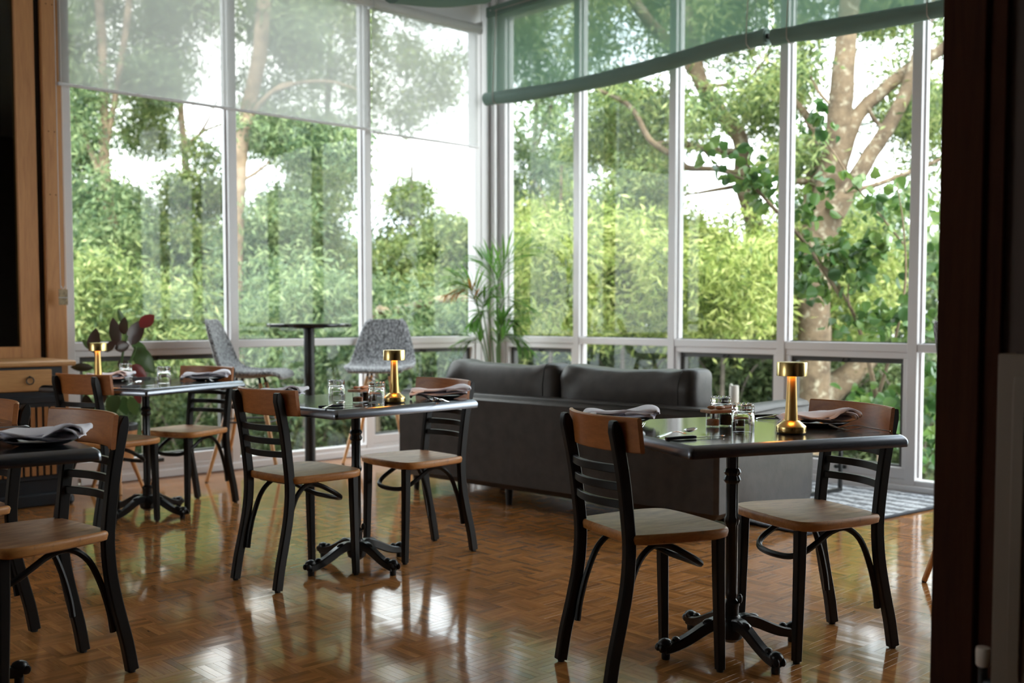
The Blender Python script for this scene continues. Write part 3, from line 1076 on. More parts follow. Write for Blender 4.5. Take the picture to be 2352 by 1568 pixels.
# ------------------------------------------------------------------ cutlery
def make_fork():
    t = thing('fork', '', 'fork', group='steel forks')
    MB().tube(smooth_path([(0, 0, 0.006), (0.03, 0, 0.009), (0.075, 0, 0.014), (0.11, 0, 0.007), (0.128, 0, 0.003)], 4), 0.003, up=(0, 0, 1), sq=[((0.0055 - 0.0026 * min(1, i / 9)), 0.0014) for i in range(17)]).build('handle', 'steel', t)
    m = MB()
    m.tube([(0.126, 0, 0.003), (0.134, 0, 0.003), (0.146, 0, 0.005)], 0.004, up=(0, 0, 1), sq=[(0.004, 0.0012), (0.010, 0.0012), (0.011, 0.0011)])
    m.build('fork_head', 'steel', t)
    for k in range(4):
        y = (k - 1.5) * 0.0062
        MB().tube(smooth_path([(0.144, y, 0.005), (0.165, y, 0.010), (0.19, y * 1.02, 0.019)], 3), 0.0011, up=(0, 0, 1), sq=(0.0014, 0.001)).build('tine', 'steel', t)
    return t


def make_spoon():
    t = thing('spoon', '', 'spoon', group='steel spoons')
    MB().tube(smooth_path([(0, 0, 0.004), (0.04, 0, 0.009), (0.085, 0, 0.014), (0.125, 0, 0.006), (0.136, 0, 0.004)], 4), 0.003, up=(0, 0, 1), sq=[((0.006 - 0.003 * min(1, i / 9)), 0.0014) for i in range(17)]).build('handle', 'steel', t)

    def bowl(u, v):
        a = PI * u
        r = v
        x = 0.163 - 0.029 * math.cos(a * 1) if False else 0.163
        an = 2 * PI * u
        X = 0.163 + 0.029 * r * math.cos(an)
        Y = (0.0175 - 0.003 * math.cos(an)) * r * math.sin(an)
        Z = 0.004 + 0.009 * r * r + 0.10 * (X - 0.134) * 0.9
        return (X, Y, Z)
    b = MB().grid(bowl, 24, 5).build('bowl', 'steel', t)
    md = b.modifiers.new('thick', 'SOLIDIFY')
    md.thickness = 0.0014
    return t


def make_knife():
    t = thing('table_knife', '', 'knife', group='dark handled knives')
    MB().tube(smooth_path([(0, 0, 0.005), (0.05, 0, 0.006), (0.095, 0, 0.006), (0.105, 0, 0.005)], 3), 0.005, up=(0, 0, 1), sq=[(0.0062, 0.0048)] * 8 + [(0.005, 0.004)] * 2).build('handle', 'horn', t)
    MB().tube([(0.103, 0, 0.005), (0.125, 0.0, 0.005), (0.17, 0.001, 0.005), (0.20, 0.002, 0.005), (0.215, 0.004, 0.005)], 0.005, up=(0, 0, 1), sq=[(0.006, 0.001), (0.0085, 0.0009), (0.009, 0.0008), (0.007, 0.0007), (0.001, 0.0004)]).build('blade', 'steel', t)
    return t


fork0, spoon0, knife0 = make_fork(), make_spoon(), make_knife()
used = set()


def lay(proto, a, b, label, z=TZ):
    """lays a piece of cutlery from pixel a (handle end) towards pixel b"""
    p, q = onz(*a, z), onz(*b, z)
    o = proto if proto.name not in used else copy_tree(proto)
    used.add(proto.name)
    o.location = (p[0], p[1], z)
    o.rotation_euler = (0, 0, aim(p, q))
    o['label'] = label
    return o


lay(knife0, (1530, 1011), (1674, 1003), 'dark handled knife at the near left corner of the front table')
lay(spoon0, (1512, 1006), (1622, 992), 'steel spoon beside the knife at the near left corner of the front table')
lay(fork0, (1437, 997), (1518, 968), 'steel fork on the front table behind the near chair, right one of two')
lay(fork0, (1425, 990), (1497, 966), 'steel fork on the front table behind the near chair, left one of two')
lay(fork0, (2021, 989), (1902, 983), 'steel fork in front of the plate on the front table, farther one of two')
lay(fork0, (2045, 994), (1919, 988), 'steel fork in front of the plate on the front table, nearer one of two')
lay(knife0, (1731, 958), (1803, 957), 'dark handled knife at the far edge of the front table')
lay(spoon0, (1738, 963), (1808, 961), 'steel spoon at the far edge of the front table')
lay(knife0, (732, 937), (858, 931), 'dark handled knife at the near edge of the middle table')
lay(spoon0, (742, 940), (818, 926), 'steel spoon at the near edge of the middle table')
lay(fork0, (1016, 923), (944, 911), 'steel fork beside the napkin on the middle table, farther one of two')
lay(fork0, (1030, 926), (960, 915), 'steel fork beside the napkin on the middle table, nearer one of two')
lay(knife0, (278, 890), (352, 886), 'dark handled knife near the front edge of the window table')
lay(spoon0, (290, 887), (340, 879), 'steel spoon near the front edge of the window table')
kb = lay(knife0, (310, 866), (356, 864), 'dark handled knife at the back of the window table')
kb.location = clamp_table(2, onz(318, 868, TZ), 0.22, 0.30)
lay(fork0, (480, 876), (440, 868), 'steel fork by the napkin on the window table, farther one of two')
lay(fork0, (490, 878), (452, 871), 'steel fork by the napkin on the window table, nearer one of two')
kn = lay(knife0, (-60, 1000), (36, 992), 'dark handled knife on the table end behind the left foreground table')
kn.location = (0.97, 3.86, TZ)
kn.rotation_euler = (0, 0, -0.12)


# ------------------------------------------------------------------ plates with folded napkins
def make_plate():
    m = MB()
    m.lathe([(0.055, 0.0), (0.058, 0.002), (0.075, 0.006), (0.098, 0.016), (0.101, 0.018), (0.099, 0.0195), (0.075, 0.0095), (0.055, 0.006), (0.0, 0.006)], 40, caps=False)
    m.add([(0.055 * math.cos(a), 0.055 * math.sin(a), 0) for a in [2 * PI * k / 40 for k in range(40)]], [tuple(range(39, -1, -1))])
    return tag(m.build('plate', 'plate'), '', 'plate', 'charcoal side plates')


def make_napkin(seed):
    """cloth folded into a band and looped over itself"""
    r = random.Random(seed)
    m = MB()

    def layer(path, w, th):
        P = smooth_path(path, 5)
        n = len(P)
        sq = []
        rings = []
        for i, p in enumerate(P):
            t = P[min(i + 1, n - 1)] - P[max(i - 1, 0)]
            t = t / np.linalg.norm(t)
            nrm = np.array([-t[2], 0, t[0]])
            ww = w * (1 + 0.12 * math.sin(i * 0.6 + seed)) * (0.9 if i in (0, n - 1) else 1)
            ring = []
            K = 14
            for k in range(K):
                a = 2 * PI * k / K
                ca, sa = math.cos(a), math.sin(a)
                yy = ww * math.copysign(abs(ca) ** 0.5, ca)
                zz = th * math.copysign(abs(sa) ** 0.6, sa) * (1 + 0.25 * math.sin(3 * yy / w + i * 0.7 + seed))
                q = p + nrm * zz + np.array([0, yy, 0.006 * math.sin(yy / w * 2.2 + i * 0.35 + seed)])
                ring.append(tuple(q))
            rings.append(ring)
        m.loft(rings)
    layer([(-0.125, 0, 0.024), (-0.07, 0, 0.024), (0.0, 0, 0.022), (0.07, 0, 0.024), (0.115, 0, 0.027)], 0.042, 0.0055)
    layer([(-0.132, 0.006, 0.026), (-0.128, 0.005, 0.036), (-0.10, 0.004, 0.039), (-0.03, 0.002, 0.034), (0.04, 0, 0.044), (0.09, 0, 0.055), (0.122, 0, 0.050), (0.128, 0, 0.038)], 0.046, 0.006)
    layer([(0.02, -0.004, 0.034), (0.06, -0.004, 0.044), (0.10, -0.004, 0.042), (0.118, -0.004, 0.034)], 0.050, 0.005)
    layer([(-0.136, -0.028, 0.010), (-0.138, -0.028, 0.022), (-0.115, -0.026, 0.029), (-0.08, -0.022, 0.03)], 0.030, 0.005)
    return tag(m.build('folded_napkin', 'napkin', angle=60), '', 'napkin', 'folded lilac napkins')


plate0 = make_plate()
napA = make_napkin(1)
napB = make_napkin(4)
DIR = math.atan2(RT[1], RT[0])
PN = [(0, onz(1935, 976, TZ), 0.10, napA, 'on the front table beside the lamp'),
      (0, onz(1405, 968, TZ), -0.25, napB, 'on the front table behind the near chair backrest'),
      (1, onz(1030, 914, TZ), 0.12, napB, 'on the middle table in front of the sofa'),
      (1, onz(620, 915, TZ), -0.25, napA, 'on the middle table behind a chair backrest'),
      (2, onz(508, 871, TZ), 0.1, napB, 'on the window table beside the fleece stool'),
      (2, onz(175, 873, TZ), -0.2, napA, 'on the window table behind a chair backrest'),
      (3, onz(95, 1022, TZ), 0.12, napA, 'on the left foreground table')]
first = {}
for k, p, da, nap, where in PN:
    p = clamp_table(k, p, 0.30, 0.27)
    o = plate0 if 'p' not in first else copy_tree(plate0)
    first['p'] = 1
    o.location = p
    o['label'] = 'charcoal side plate under a napkin ' + where
    q = nap if nap.name not in first else copy_tree(nap)
    first[nap.name] = 1
    q.location = (p[0], p[1], p[2] + 0.0005)
    q.rotation_euler = (0, 0, DIR + da)
    q['label'] = 'folded lilac napkin ' + where


# ------------------------------------------------------------------ sofa (own x = depth towards the window, own y = length)
def cushion_point(ct, st, cp, spn, cx, cy, cz, a, b, c, seed, e, sag):
    def sp(t, e):
        return math.copysign(abs(t) ** e, t)
    x = a * sp(cp, e) * sp(ct, e)
    y = b * sp(cp, e * 0.7) * sp(st, e * 0.6)
    z = c * sp(spn, e)
    x *= 1 + 0.10 * (1 - (y / b) ** 2) * (1 - (z / c) ** 2)
    if z > 0:
        z -= sag * (1 - (y / b) ** 4) * (z / c) - 0.035 * max(0, abs(y / b) - 0.6) * 2
    edge = max(0, abs(y / b) - 0.6) / 0.4
    w = 0.006 * math.sin(9 * y + 4 * z + seed) + 0.005 * math.sin(17 * y - 9 * z + seed * 2)
    w += 0.004 * math.sin(26 * y + 21 * z + seed) * (1 - 0.5 * edge) + 0.010 * edge * math.sin(38 * z + 6 * y + seed)
    return (cx + x + w, cy + y, cz + z + 0.5 * w)


def cushion(cx, cy, cz, a, b, c, seed, e=0.42, sag=0.0):
    m = MB()

    def f(u, v):
        th, ph = 2 * PI * u, -PI / 2 + PI * v
        return cushion_point(math.cos(th), math.sin(th), math.cos(ph), math.sin(ph), cx, cy, cz, a, b, c, seed, e, sag)
    m.grid(f, 64, 36)
    return m


def cushion_seam(cx, cy, cz, a, b, c, seed, e, sag, t=-0.80):
    """closed line round the cushion near its end"""
    fr, bk = [], []
    for i in range(41):
        ph = (-PI / 2 + PI * i / 40) * 0.985
        r = abs(t) / max(1e-6, math.cos(ph) ** (e * 0.7))
        if r > 1:
            continue
        st = -r ** (1 / (e * 0.6))
        ct = math.sqrt(max(0, 1 - st * st))
        for L, s_ in ((fr, 1), (bk, -1)):
            L.append(cushion_point(s_ * ct, st, math.cos(ph), math.sin(ph), cx, cy, cz, a, b, c, seed, e, sag))
    return fr + bk[::-1] + fr[:1]


SL = 2.40
sofa = thing('sofa', 'charcoal nubuck sofa seen from behind facing the windows', 'sofa', (4.25, 3.07, 0), math.radians(4.4))
m = MB()
m.box(0, 0.004, 0.10, 0.17, SL - 0.004, 0.655, 0.035)
m.build('back_panel', 'sofa', sofa)
MB().tube([(0.004, 0.03, 0.615), (0.003, SL / 2, 0.618), (0.004, SL - 0.03, 0.615)], 0.004, 6).tube([(0.02, 0.03, 0.648), (0.02, SL - 0.03, 0.648)], 0.003, 6).build('seam', 'piping', sofa)
for y0, y1 in ((0.0, 0.17), (SL - 0.17, SL)):
    m = MB()
    rings = []
    for x, dz in ((0.165, 0.0), (0.18, 0.0), (0.5, 0.012), (0.85, 0.02), (0.985, 0.0), (1.0, -0.03)):
        k = 0.03 if x in (0.165, 1.0) else 0.0
        prof = [(y0 + k, 0.10), (y0, 0.13), (y0 - 0.004, 0.4), (y0 + 0.002, 0.615), (y0 + 0.025, 0.648), (y0 + 0.08, 0.662), (y1 - 0.025, 0.648), (y1 - 0.002, 0.615), (y1, 0.13), (y1 - k, 0.10)]
        rings.append([(x, y, min(z, z + dz if z > 0.5 else z)) for y, z in prof][::-1])
    m.loft(rings)
    o = m.build('armrest', 'sofa', sofa, angle=50)
    yy = y0 - 0.002 if y0 == 0 else y1 + 0.002
    MB().tube([(0.19, yy, 0.618), (0.6, yy, 0.634), (0.95, yy, 0.628)], 0.0035, 6).build('seam', 'piping', o)
MB().box(0.17, 0.17, 0.10, 0.96, SL - 0.17, 0.27, 0.02).build('seat_base', 'sofa', sofa)
for k in range(2):
    y = 0.17 + (SL - 0.34) * (k + 0.5) / 2
    cushion(0.60, y, 0.355, 0.40, (SL - 0.34) / 4 - 0.004, 0.085, k, 0.3).build('seat_cushion', 'sofa', sofa, angle=60)
    yb = 0.08 + (SL - 0.62) * (k + 0.5) / 2 + 0.03
    hb = (SL - 0.62) / 4 - 0.002
    cb = cushion(0.285, 0.245 + (k + 0.5) * 0.95, 0.635, 0.13, 0.472, 0.228, 3 + k * 2, 0.45, 0.035).build('back_cushion', 'sofa', sofa, angle=60)
    ring = cushion_seam(0.285, 0.245 + (k + 0.5) * 0.95, 0.635, 0.13, 0.472, 0.228, 3 + k * 2, 0.45, 0.035)
    MB().tube(ring, 0.0045, 6, caps=False).build('piping', 'piping', cb)
for x, y in ((0.08, 0.10), (0.9, 0.10), (0.08, 1.48), (0.08, SL - 0.1), (0.9, SL - 0.1)):
    MB().lathe([(0.018, 0), (0.026, 0.105)], 12, (x, y, 0)).build('leg', 'blackwood', sofa)


# ------------------------------------------------------------------ fleece bar stools
def make_stool():
    t = thing('bar_stool', '', 'stool', group='grey fleece bar stools')
    pr = smooth_path([(0.255, 0, -0.012), (0.235, 0, 0.012), (0.17, 0, 0.018), (0.06, 0, 0.004), (-0.06, 0, 0.008), (-0.145, 0, 0.045), (-0.195, 0, 0.12), (-0.225, 0, 0.21), (-0.25, 0, 0.30), (-0.268, 0, 0.37), (-0.275, 0, 0.395)], 3)
    hw = smooth_path([(0.185, 0, 0), (0.205, 0, 0), (0.225, 0, 0), (0.238, 0, 0), (0.238, 0, 0), (0.232, 0, 0), (0.215, 0, 0), (0.195, 0, 0), (0.172, 0, 0), (0.145, 0, 0), (0.105, 0, 0)], 3)
    n = len(pr) - 1
    m = MB()

    def f(u, v):
        i = round(u * n)
        x, _, z = pr[i]
        s = 2 * v - 1
        b = u
        curl = abs(s) ** 2.6
        zz = z + 0.045 * curl * max(0, 1 - abs(b - 0.38) * 2.4)
        xx = x + 0.075 * curl * max(0, min(1, (b - 0.42) * 4)) * (1.2 - b)
        return (xx, 1.1 * hw[i][0] * math.sin(s * PI / 2 * 0.94) / math.sin(PI / 2 * 0.94), zz + 0.705)
    m.grid(f, n, 16)
    sh = m.build('shell', 'fur', t, angle=80)
    md = sh.modifiers.new('thick', 'SOLIDIFY')
    md.thickness = 0.026
    md.offset = 0
    s2 = sh.modifiers.new('soft', 'SUBSURF')
    s2.levels = s2.render_levels = 1
    for sx in (1, -1):
        for sy in (1, -1):
            a, b = np.array([0.085 * sx, 0.085 * sy, 0.66]), np.array([0.247 * sx, 0.247 * sy, 0.0])
            MB().tube([a, a + (b - a) * 0.3, a + (b - a) * 0.99], [0.0125, 0.0165, 0.0115], 12).build('leg', 'beech', t)
            MB().lathe([(0.010, 0), (0.011, 0.008)], 10, (0.246 * sx, 0.246 * sy, 0)).build('leg_tip', 'gasket', t)
            MB().tube([(0.075 * sx, 0.075 * sy, 0.705), (0.085 * sx, 0.085 * sy, 0.665), (0.092 * sx, 0.092 * sy, 0.63)], 0.010, 8).build('bracket', 'blackmetal', t)
    for a, b in (((1, 1), (1, -1)), ((1, -1), (-1, -1)), ((-1, -1), (-1, 1)), ((-1, 1), (1, 1))):
        A, B = (0.09 * a[0], 0.09 * a[1], 0.66), (0.118 * b[0], 0.118 * b[1], 0.535)
        C, D = (0.118 * a[0], 0.118 * a[1], 0.535), (0.09 * b[0], 0.09 * b[1], 0.66)
        MB().tube([A, B], 0.004, 6).build('cross_rod', 'blackmetal', t)
        MB().tube([C, D], 0.004, 6).build('cross_rod', 'blackmetal', t)
    ring = []
    for k in range(41):
        a = 2 * PI * k / 40
        c, s = math.cos(a), math.sin(a)
        ring.append((0.175 * math.copysign(abs(c) ** 0.55, c), 0.175 * math.copysign(abs(s) ** 0.55, s), 0.40))
    MB().tube(ring, 0.0065, 8, caps=False).build('foot_ring', 'blackmetal', t)
    return t


stool0 = make_stool()
SP = [((3.625, 6.56), DIR, 'grey fleece bar stool turned sideways, left of the round bar table'),
      ((4.80, 6.66), math.radians(224), 'grey fleece bar stool facing us between bar table and sofa'),
      ((4.27, 1.667), DIR, 'bar stool hidden behind the dark post, one beech leg showing')]
for i, (p, a, lb) in enumerate(SP):
    if i == 0:
        stool0.location = (*p, 0)
        stool0.rotation_euler = (0, 0, a)
        stool0['label'] = lb
    else:
        copy_tree(stool0, (*p, 0), a, lb)

bt = thing('bar_table', 'tall round black bar table by the window', 'table', (4.03, 6.45, 0))
MB().lathe([(0.285, 1.045), (0.297, 1.047), (0.300, 1.055), (0.300, 1.066), (0.296, 1.071), (0.29, 1.072), (0.0, 1.072)], 56, caps=False).lathe([(0.0, 1.045), (0.285, 1.045)], 56, caps=False).build('round_top', 'tabletop', bt)
MB().lathe([(0.038, 0.02), (0.038, 1.04)], 28).build('pole', 'blackmetal', bt)
MB().lathe([(0.11, 1.036), (0.11, 1.045)], 28).build('mounting_disc', 'blackmetal', bt)
MB().lathe([(0.24, 0.0), (0.24, 0.008), (0.22, 0.016), (0.06, 0.026), (0.038, 0.03)], 40).build('base_disc', 'blackmetal', bt)

# ------------------------------------------------------------------ rug, coffee table, candle
rug = thing('rug', 'grey and white woven rug with dark edge', 'rug', (4.735, 2.865, 0), math.radians(-5))
mm = MB()


def rugf(u, v):
    x, y = 1.62 * u, 2.3 * v
    return (x, y, 0.011 + 0.0015 * math.sin(31 * x + 3 * math.sin(9 * y)) + 0.0012 * math.sin(43 * y))


mm.grid(rugf, 60, 80)
mm.build('pile', 'rug', rug)
MB().box(-0.012, -0.012, 0.0005, 1.632, 0.014, 0.014, 0.004).box(-0.012, 2.286, 0.0005, 1.632, 2.312, 0.014, 0.004).box(-0.012, 0.014, 0.0005, 0.014, 2.286, 0.014, 0.004).box(1.606, 0.014, 0.0005, 1.632, 2.286, 0.014, 0.004).build('edge_binding', 'fringe', rug)
ct = thing('coffee_table', 'low coffee table with black square tube frame beyond the sofa', 'table', (5.63, 3.42, 0.013), math.radians(-4))
MB().box(0, 0, 0.40, 0.42, 1.15, 0.432, 0.004).build('table_top', 'oak', ct)
for y in (0.02, 1.11):
    q = MB()
    s = 0.02
    q.box(0.0, y, 0.0, 0.42, y + s, s).box(0, y, s, s, y + s, 0.40).box(0.40, y, s, 0.42, y + s, 0.40)
    q.build('leg_frame', 'blackmetal', ct)
cl = np.array([5.78, 5.78 * (at(1686, 900, 1)[1] / at(1686, 900, 1)[0])])
cdp = (np.array([cl[0], cl[1], 0]) - CAM) @ FW
candle = thing('candle', 'white pillar candle behind the sofa arm', 'candle', (cl[0], cl[1], 0.445))
MB().lathe([(0.03, 0), (0.031, 0.004), (0.031, 0.215), (0.028, 0.222), (0.02, 0.214), (0, 0.212)], 24).ball((-0.02, 0.01, 0.222), (0.012, 0.010, 0.012), 8, 5).build('wax', 'wax', candle)
MB().tube([(0, 0, 0.21), (0.001, 0.001, 0.235)], 0.0015, 6).build('wick', 'gasket', candle)

# ------------------------------------------------------------------ sideboard against the glazed door
SBY = 6.40
sb = thing('sideboard', 'blue black sideboard with oak top and drawer under the glazed door', 'sideboard', (0, 0, 0))
zt = float(ony(120, 828, SBY)[2])
MB().box(1.0, SBY - 0.025, zt - 0.032, 2.365, 6.94, zt, 0.008).build('worktop', 'oak', sb)
MB().box(1.02, SBY, 0.06, 2.29, 6.93, zt - 0.032, 0.004).build('body', 'navy', sb)
MB().box(1.0, SBY - 0.02, 0.0, 2.31, 6.935, 0.075, 0.008).build('plinth', 'navy', sb)
MB().lathe([(0.02, 0), (0.034, 0.02), (0.03, 0.05), (0.02, 0.06)], 16, (2.30, SBY - 0.03, 0.0)).build('bun_foot', 'navy', sb)
dz0, dz1 = float(ony(60, 899, SBY)[2]), float(ony(60, 849, SBY)[2])
for x0, x1 in ((1.62, 2.225), (1.05, 1.58)):
    d = MB().box(x0, SBY - 0.014, dz0, x1, SBY + 0.01, dz1, 0.004).build('drawer', 'oak', sb)
    xc = float(ony(66, 872, SBY)[0]) if x0 > 1.5 else 1.31
    zc = (dz0 + dz1) / 2
    MB().tube([(xc + 0.021 * math.cos(a), SBY - 0.024, zc + 0.021 * math.sin(a)) for a in [2 * PI * k / 24 for k in range(25)]], 0.0035, 6, caps=False).ball((xc, SBY - 0.018, zc + 0.021), (0.007, 0.008, 0.007), 8, 5).build('ring_pull', 'blackmetal', d)
MB().box(1.03, SBY - 0.012, dz0 - 0.075, 2.28, SBY + 0.002, dz0 - 0.03, 0.006).build('moulding', 'navy', sb)
s0, s1 = float(ony(80, 1092, SBY)[2]), float(ony(80, 935, SBY)[2])
for x0 in (1.28, 1.83):
    dd = MB().box(x0 - 0.03, SBY - 0.008, s0 - 0.03, x0 + 0.45, SBY + 0.004, s1 + 0.03, 0.003).build('door', 'navy', sb)
    for k in range(11):
        x = x0 + k * 0.0385
        MB().box(x, SBY - 0.016, s0, x + 0.024, SBY - 0.006, s1, 0.002).build('slat', 'oak_v', dd)

# ------------------------------------------------------------------ radiator on the partition
rd = thing('radiator', 'cream panel radiator, its colour darkened for shade, behind the timber post', 'radiator', (PX, 0, 0))
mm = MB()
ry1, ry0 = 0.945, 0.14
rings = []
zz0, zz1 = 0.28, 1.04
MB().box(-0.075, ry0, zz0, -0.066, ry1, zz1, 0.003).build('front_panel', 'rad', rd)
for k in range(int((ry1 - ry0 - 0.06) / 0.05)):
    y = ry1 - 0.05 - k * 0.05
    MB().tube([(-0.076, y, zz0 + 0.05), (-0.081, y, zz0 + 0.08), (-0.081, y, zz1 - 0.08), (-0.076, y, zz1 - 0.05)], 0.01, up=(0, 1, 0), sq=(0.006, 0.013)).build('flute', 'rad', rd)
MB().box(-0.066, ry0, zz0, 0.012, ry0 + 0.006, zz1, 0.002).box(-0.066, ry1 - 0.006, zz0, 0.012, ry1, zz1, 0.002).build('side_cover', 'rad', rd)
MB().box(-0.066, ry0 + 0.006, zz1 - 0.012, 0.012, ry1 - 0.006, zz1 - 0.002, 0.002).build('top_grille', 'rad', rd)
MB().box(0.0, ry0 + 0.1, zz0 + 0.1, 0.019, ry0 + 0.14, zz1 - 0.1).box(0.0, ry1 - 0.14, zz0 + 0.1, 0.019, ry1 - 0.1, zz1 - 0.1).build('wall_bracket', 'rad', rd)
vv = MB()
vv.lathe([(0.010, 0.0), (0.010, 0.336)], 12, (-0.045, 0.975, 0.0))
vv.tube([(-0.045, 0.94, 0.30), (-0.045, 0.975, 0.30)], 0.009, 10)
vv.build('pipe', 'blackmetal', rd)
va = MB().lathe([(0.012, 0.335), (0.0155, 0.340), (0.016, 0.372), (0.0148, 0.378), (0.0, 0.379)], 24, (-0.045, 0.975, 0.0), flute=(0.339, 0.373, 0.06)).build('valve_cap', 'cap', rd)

# ------------------------------------------------------------------ roller blinds on the long window
for k, (x0, x1, zb, lb) in enumerate(((2.50, 4.905, 2.607, 'wide pale grey roller screen over two window bays'), (4.935, 6.05, 2.59, 'narrow pale grey roller screen beside the room corner'))):
    yb = YL - 0.05
    r = thing('roller_blind', lb, 'blind', (0, 0, 0), group='pale grey roller screens')
    MB().grid(lambda u, v: (x0 + (x1 - x0) * u, yb + 0.0015 * math.sin(5 * u + 3 * v), zb + (3.585 - zb) * v), 12, 6).build('screen_fabric', 'blind_grey', r)
    MB().tube([(x0 - 0.01, yb - 0.02, 3.60), (x1 + 0.01, yb - 0.02, 3.60)], 0.036, 20, up=(0, 0, 1)).build('roller_tube', 'bracket', r)
    MB().tube([(x0 - 0.005, yb, zb), (x1 + 0.005, yb, zb)], 0.011, 12, up=(0, 0, 1)).build('bottom_bar', 'alu', r)
    MB().box(x1 + 0.008, yb - 0.055, 3.555, x1 + 0.013, YL, 3.66).box(x0 - 0.013, yb - 0.055, 3.555, x0 - 0.008, YL, 3.66).build('bracket', 'bracket', r, smooth=False)

# cord loop with a card weight on the timber post
cp0, cp1 = ony(145, 664, YL - 0.11), ony(146, 700, YL - 0.11)
hc = thing('hanging_card', 'small brown card hanging on a white cord by the timber post', 'card', (cp0[0], cp0[1], cp0[2]))
h = cp0[2] - cp1[2]
MB().box(-0.028, -0.003, -h, 0.028, 0.003, 0, 0.001).build('card', 'card', hc)
MB().box(-0.030, -0.005, -h * 0.55, 0.030, 0.005, -h * 0.52).build('clip_band', 'bracket', hc, smooth=False)
MB().tube(smooth_path([(-0.016, 0, 3.58 - cp0[2]), (-0.016, 0, 1.0), (-0.016, 0, 0.10), (-0.010, 0, 0.02), (0.0, 0, 0.003), (0.010, 0, 0.02), (0.014, 0, 0.10), (0.016, 0, 1.0), (0.016, 0, 3.58 - cp0[2])], 4), 0.002, 6).build('cord', 'bracket', hc)

# ------------------------------------------------------------------ green roll-up blinds on the right window
XG = 6.13


def green_blind(y1, y0, sagf, lb, cords):
    """y1 = far end, y0 = near end"""
    t = thing('roll_up_blind', lb, 'blind', (0, 0, 0), group='sage green roll-up blinds')
    top = 3.74

    def f(u, v):
        y = y1 + (y0 - y1) * u
        zb = sagf(u)
        bulge = 0.03 * math.sin(PI * v) * math.sin(PI * min(1, u * 1.0) + 0.3)
        return (XG - 0.0 - bulge * 0.6, y, zb + (top - zb) * v)
    MB().grid(f, 24, 10).build('screen_fabric', 'blind_green', t)
    MB().box(XG - 0.012, y0, top - 0.035, XG + 0.02, y1, top + 0.05, 0.004).build('head_band', 'green_solid', t)
    mb = MB()
    ii = 0
    n = int(abs(y1 - y0) / 0.45)
    for k in range(n):
        y = y1 + (y0 - y1) * (k + 0.12) / n
        mb = MB().ball((XG - 0.014, y, top + 0.015), (0.004, 0.008, 0.008), 8, 5)
        mb.build('press_stud', 'steel', t)
    path, rad = [], []
    for k in range(33):
        u = k / 32
        y = y1 + (y0 - y1) * u
        path.append((XG - 0.005, y, sagf(u)))
        pinch = min([abs(u - c) for c in cords] + [1])
        rad.append(0.057 * (0.86 + 0.14 * min(1, pinch / 0.06)) * (1 + 0.04 * math.sin(14 * u)))
    MB().tube(path, rad, 16, up=(0, 0, 1), wob=0.03).build('bottom_roll', 'green_solid', t)
    # spiral of cloth at the ends of the roll
    for u, sg in ((0.0, 1), (1.0, -1)):
        y = y1 + (y0 - y1) * u
        sp = [(XG - 0.005 + (0.05 - 0.0016 * k) * math.cos(k * 0.42), y + sg * 0.002, sagf(u) + (0.05 - 0.0016 * k) * math.sin(k * 0.42)) for k in range(28)]
        MB().tube(sp, 0.003, 6).build('roll_edge', 'green_solid', t)
    MB().tube([(XG - 0.005, y0 - 0.02, sagf(1)), (XG - 0.005, y0 + 0.05, sagf(1))], 0.018, 12).build('roll_pipe', 'gasket', t)
    for c in cords:
        y = y1 + (y0 - y1) * c
        zr = sagf(c)
        loop = [(XG - 0.02, y, top + 0.01), (XG - 0.045, y, zr + 0.3), (XG - 0.064, y, zr), (XG - 0.04, y, zr - 0.048), (XG - 0.004, y, zr - 0.060), (XG + 0.045, y, zr - 0.03), (XG + 0.052, y, zr + 0.05), (XG + 0.03, y, top + 0.01)]
        MB().tube(smooth_path(loop, 4), 0.0035, 6).build('cord', 'cord', t)
    MB().tube(smooth_path([(XG - 0.022, y1 - 0.12, top), (XG - 0.024, (y0 + y1) / 2, top - 0.012), (XG - 0.022, y0 + 0.05, top)], 6), 0.003, 6).build('pull_cord', 'cord', t)
    return t


green_blind(6.90, 4.06, lambda u: 3.02 - 0.05 * math.sin(PI * min(1, u * 1.15)) - 0.05 * u * 0.2 - 0.01, 'sage green roll-up blind running from the room corner', (0.05, 0.955))
green_blind(4.01, 1.30, lambda u: 2.985 - 0.03 * math.sin(PI * u) - 0.06 * u, 'sage green roll-up blind beside the dark timber post', (0.05, 0.40, 0.95))
# rolled canvas tied up under the ceiling
a, b = at(1112, -22, 8.3), at(900, -26, 7.4)
cs = thing('ceiling_shade', 'rolled dark green canvas shade hanging under the ceiling', 'shade', (0, 0, 0))
MB().tube(smooth_path([tuple(a), tuple((a + b) / 2 - np.array([0, 0, 0.03])), tuple(b)], 8), 0.10, 16, up=(0, 0, 1)).build('canvas_roll', 'green_solid', cs)
hk = at(1117, 4, 8.3)
MB().tube(smooth_path([(a[0], a[1], ZC), (a[0], a[1], a[2] + 0.09), (hk[0], hk[1], hk[2])], 4), 0.008, 6).build('hook', 'steel', cs)
MB().tube([tuple(b), (b[0], b[1], ZC)], 0.006, 6).build('tie', 'steel', cs)

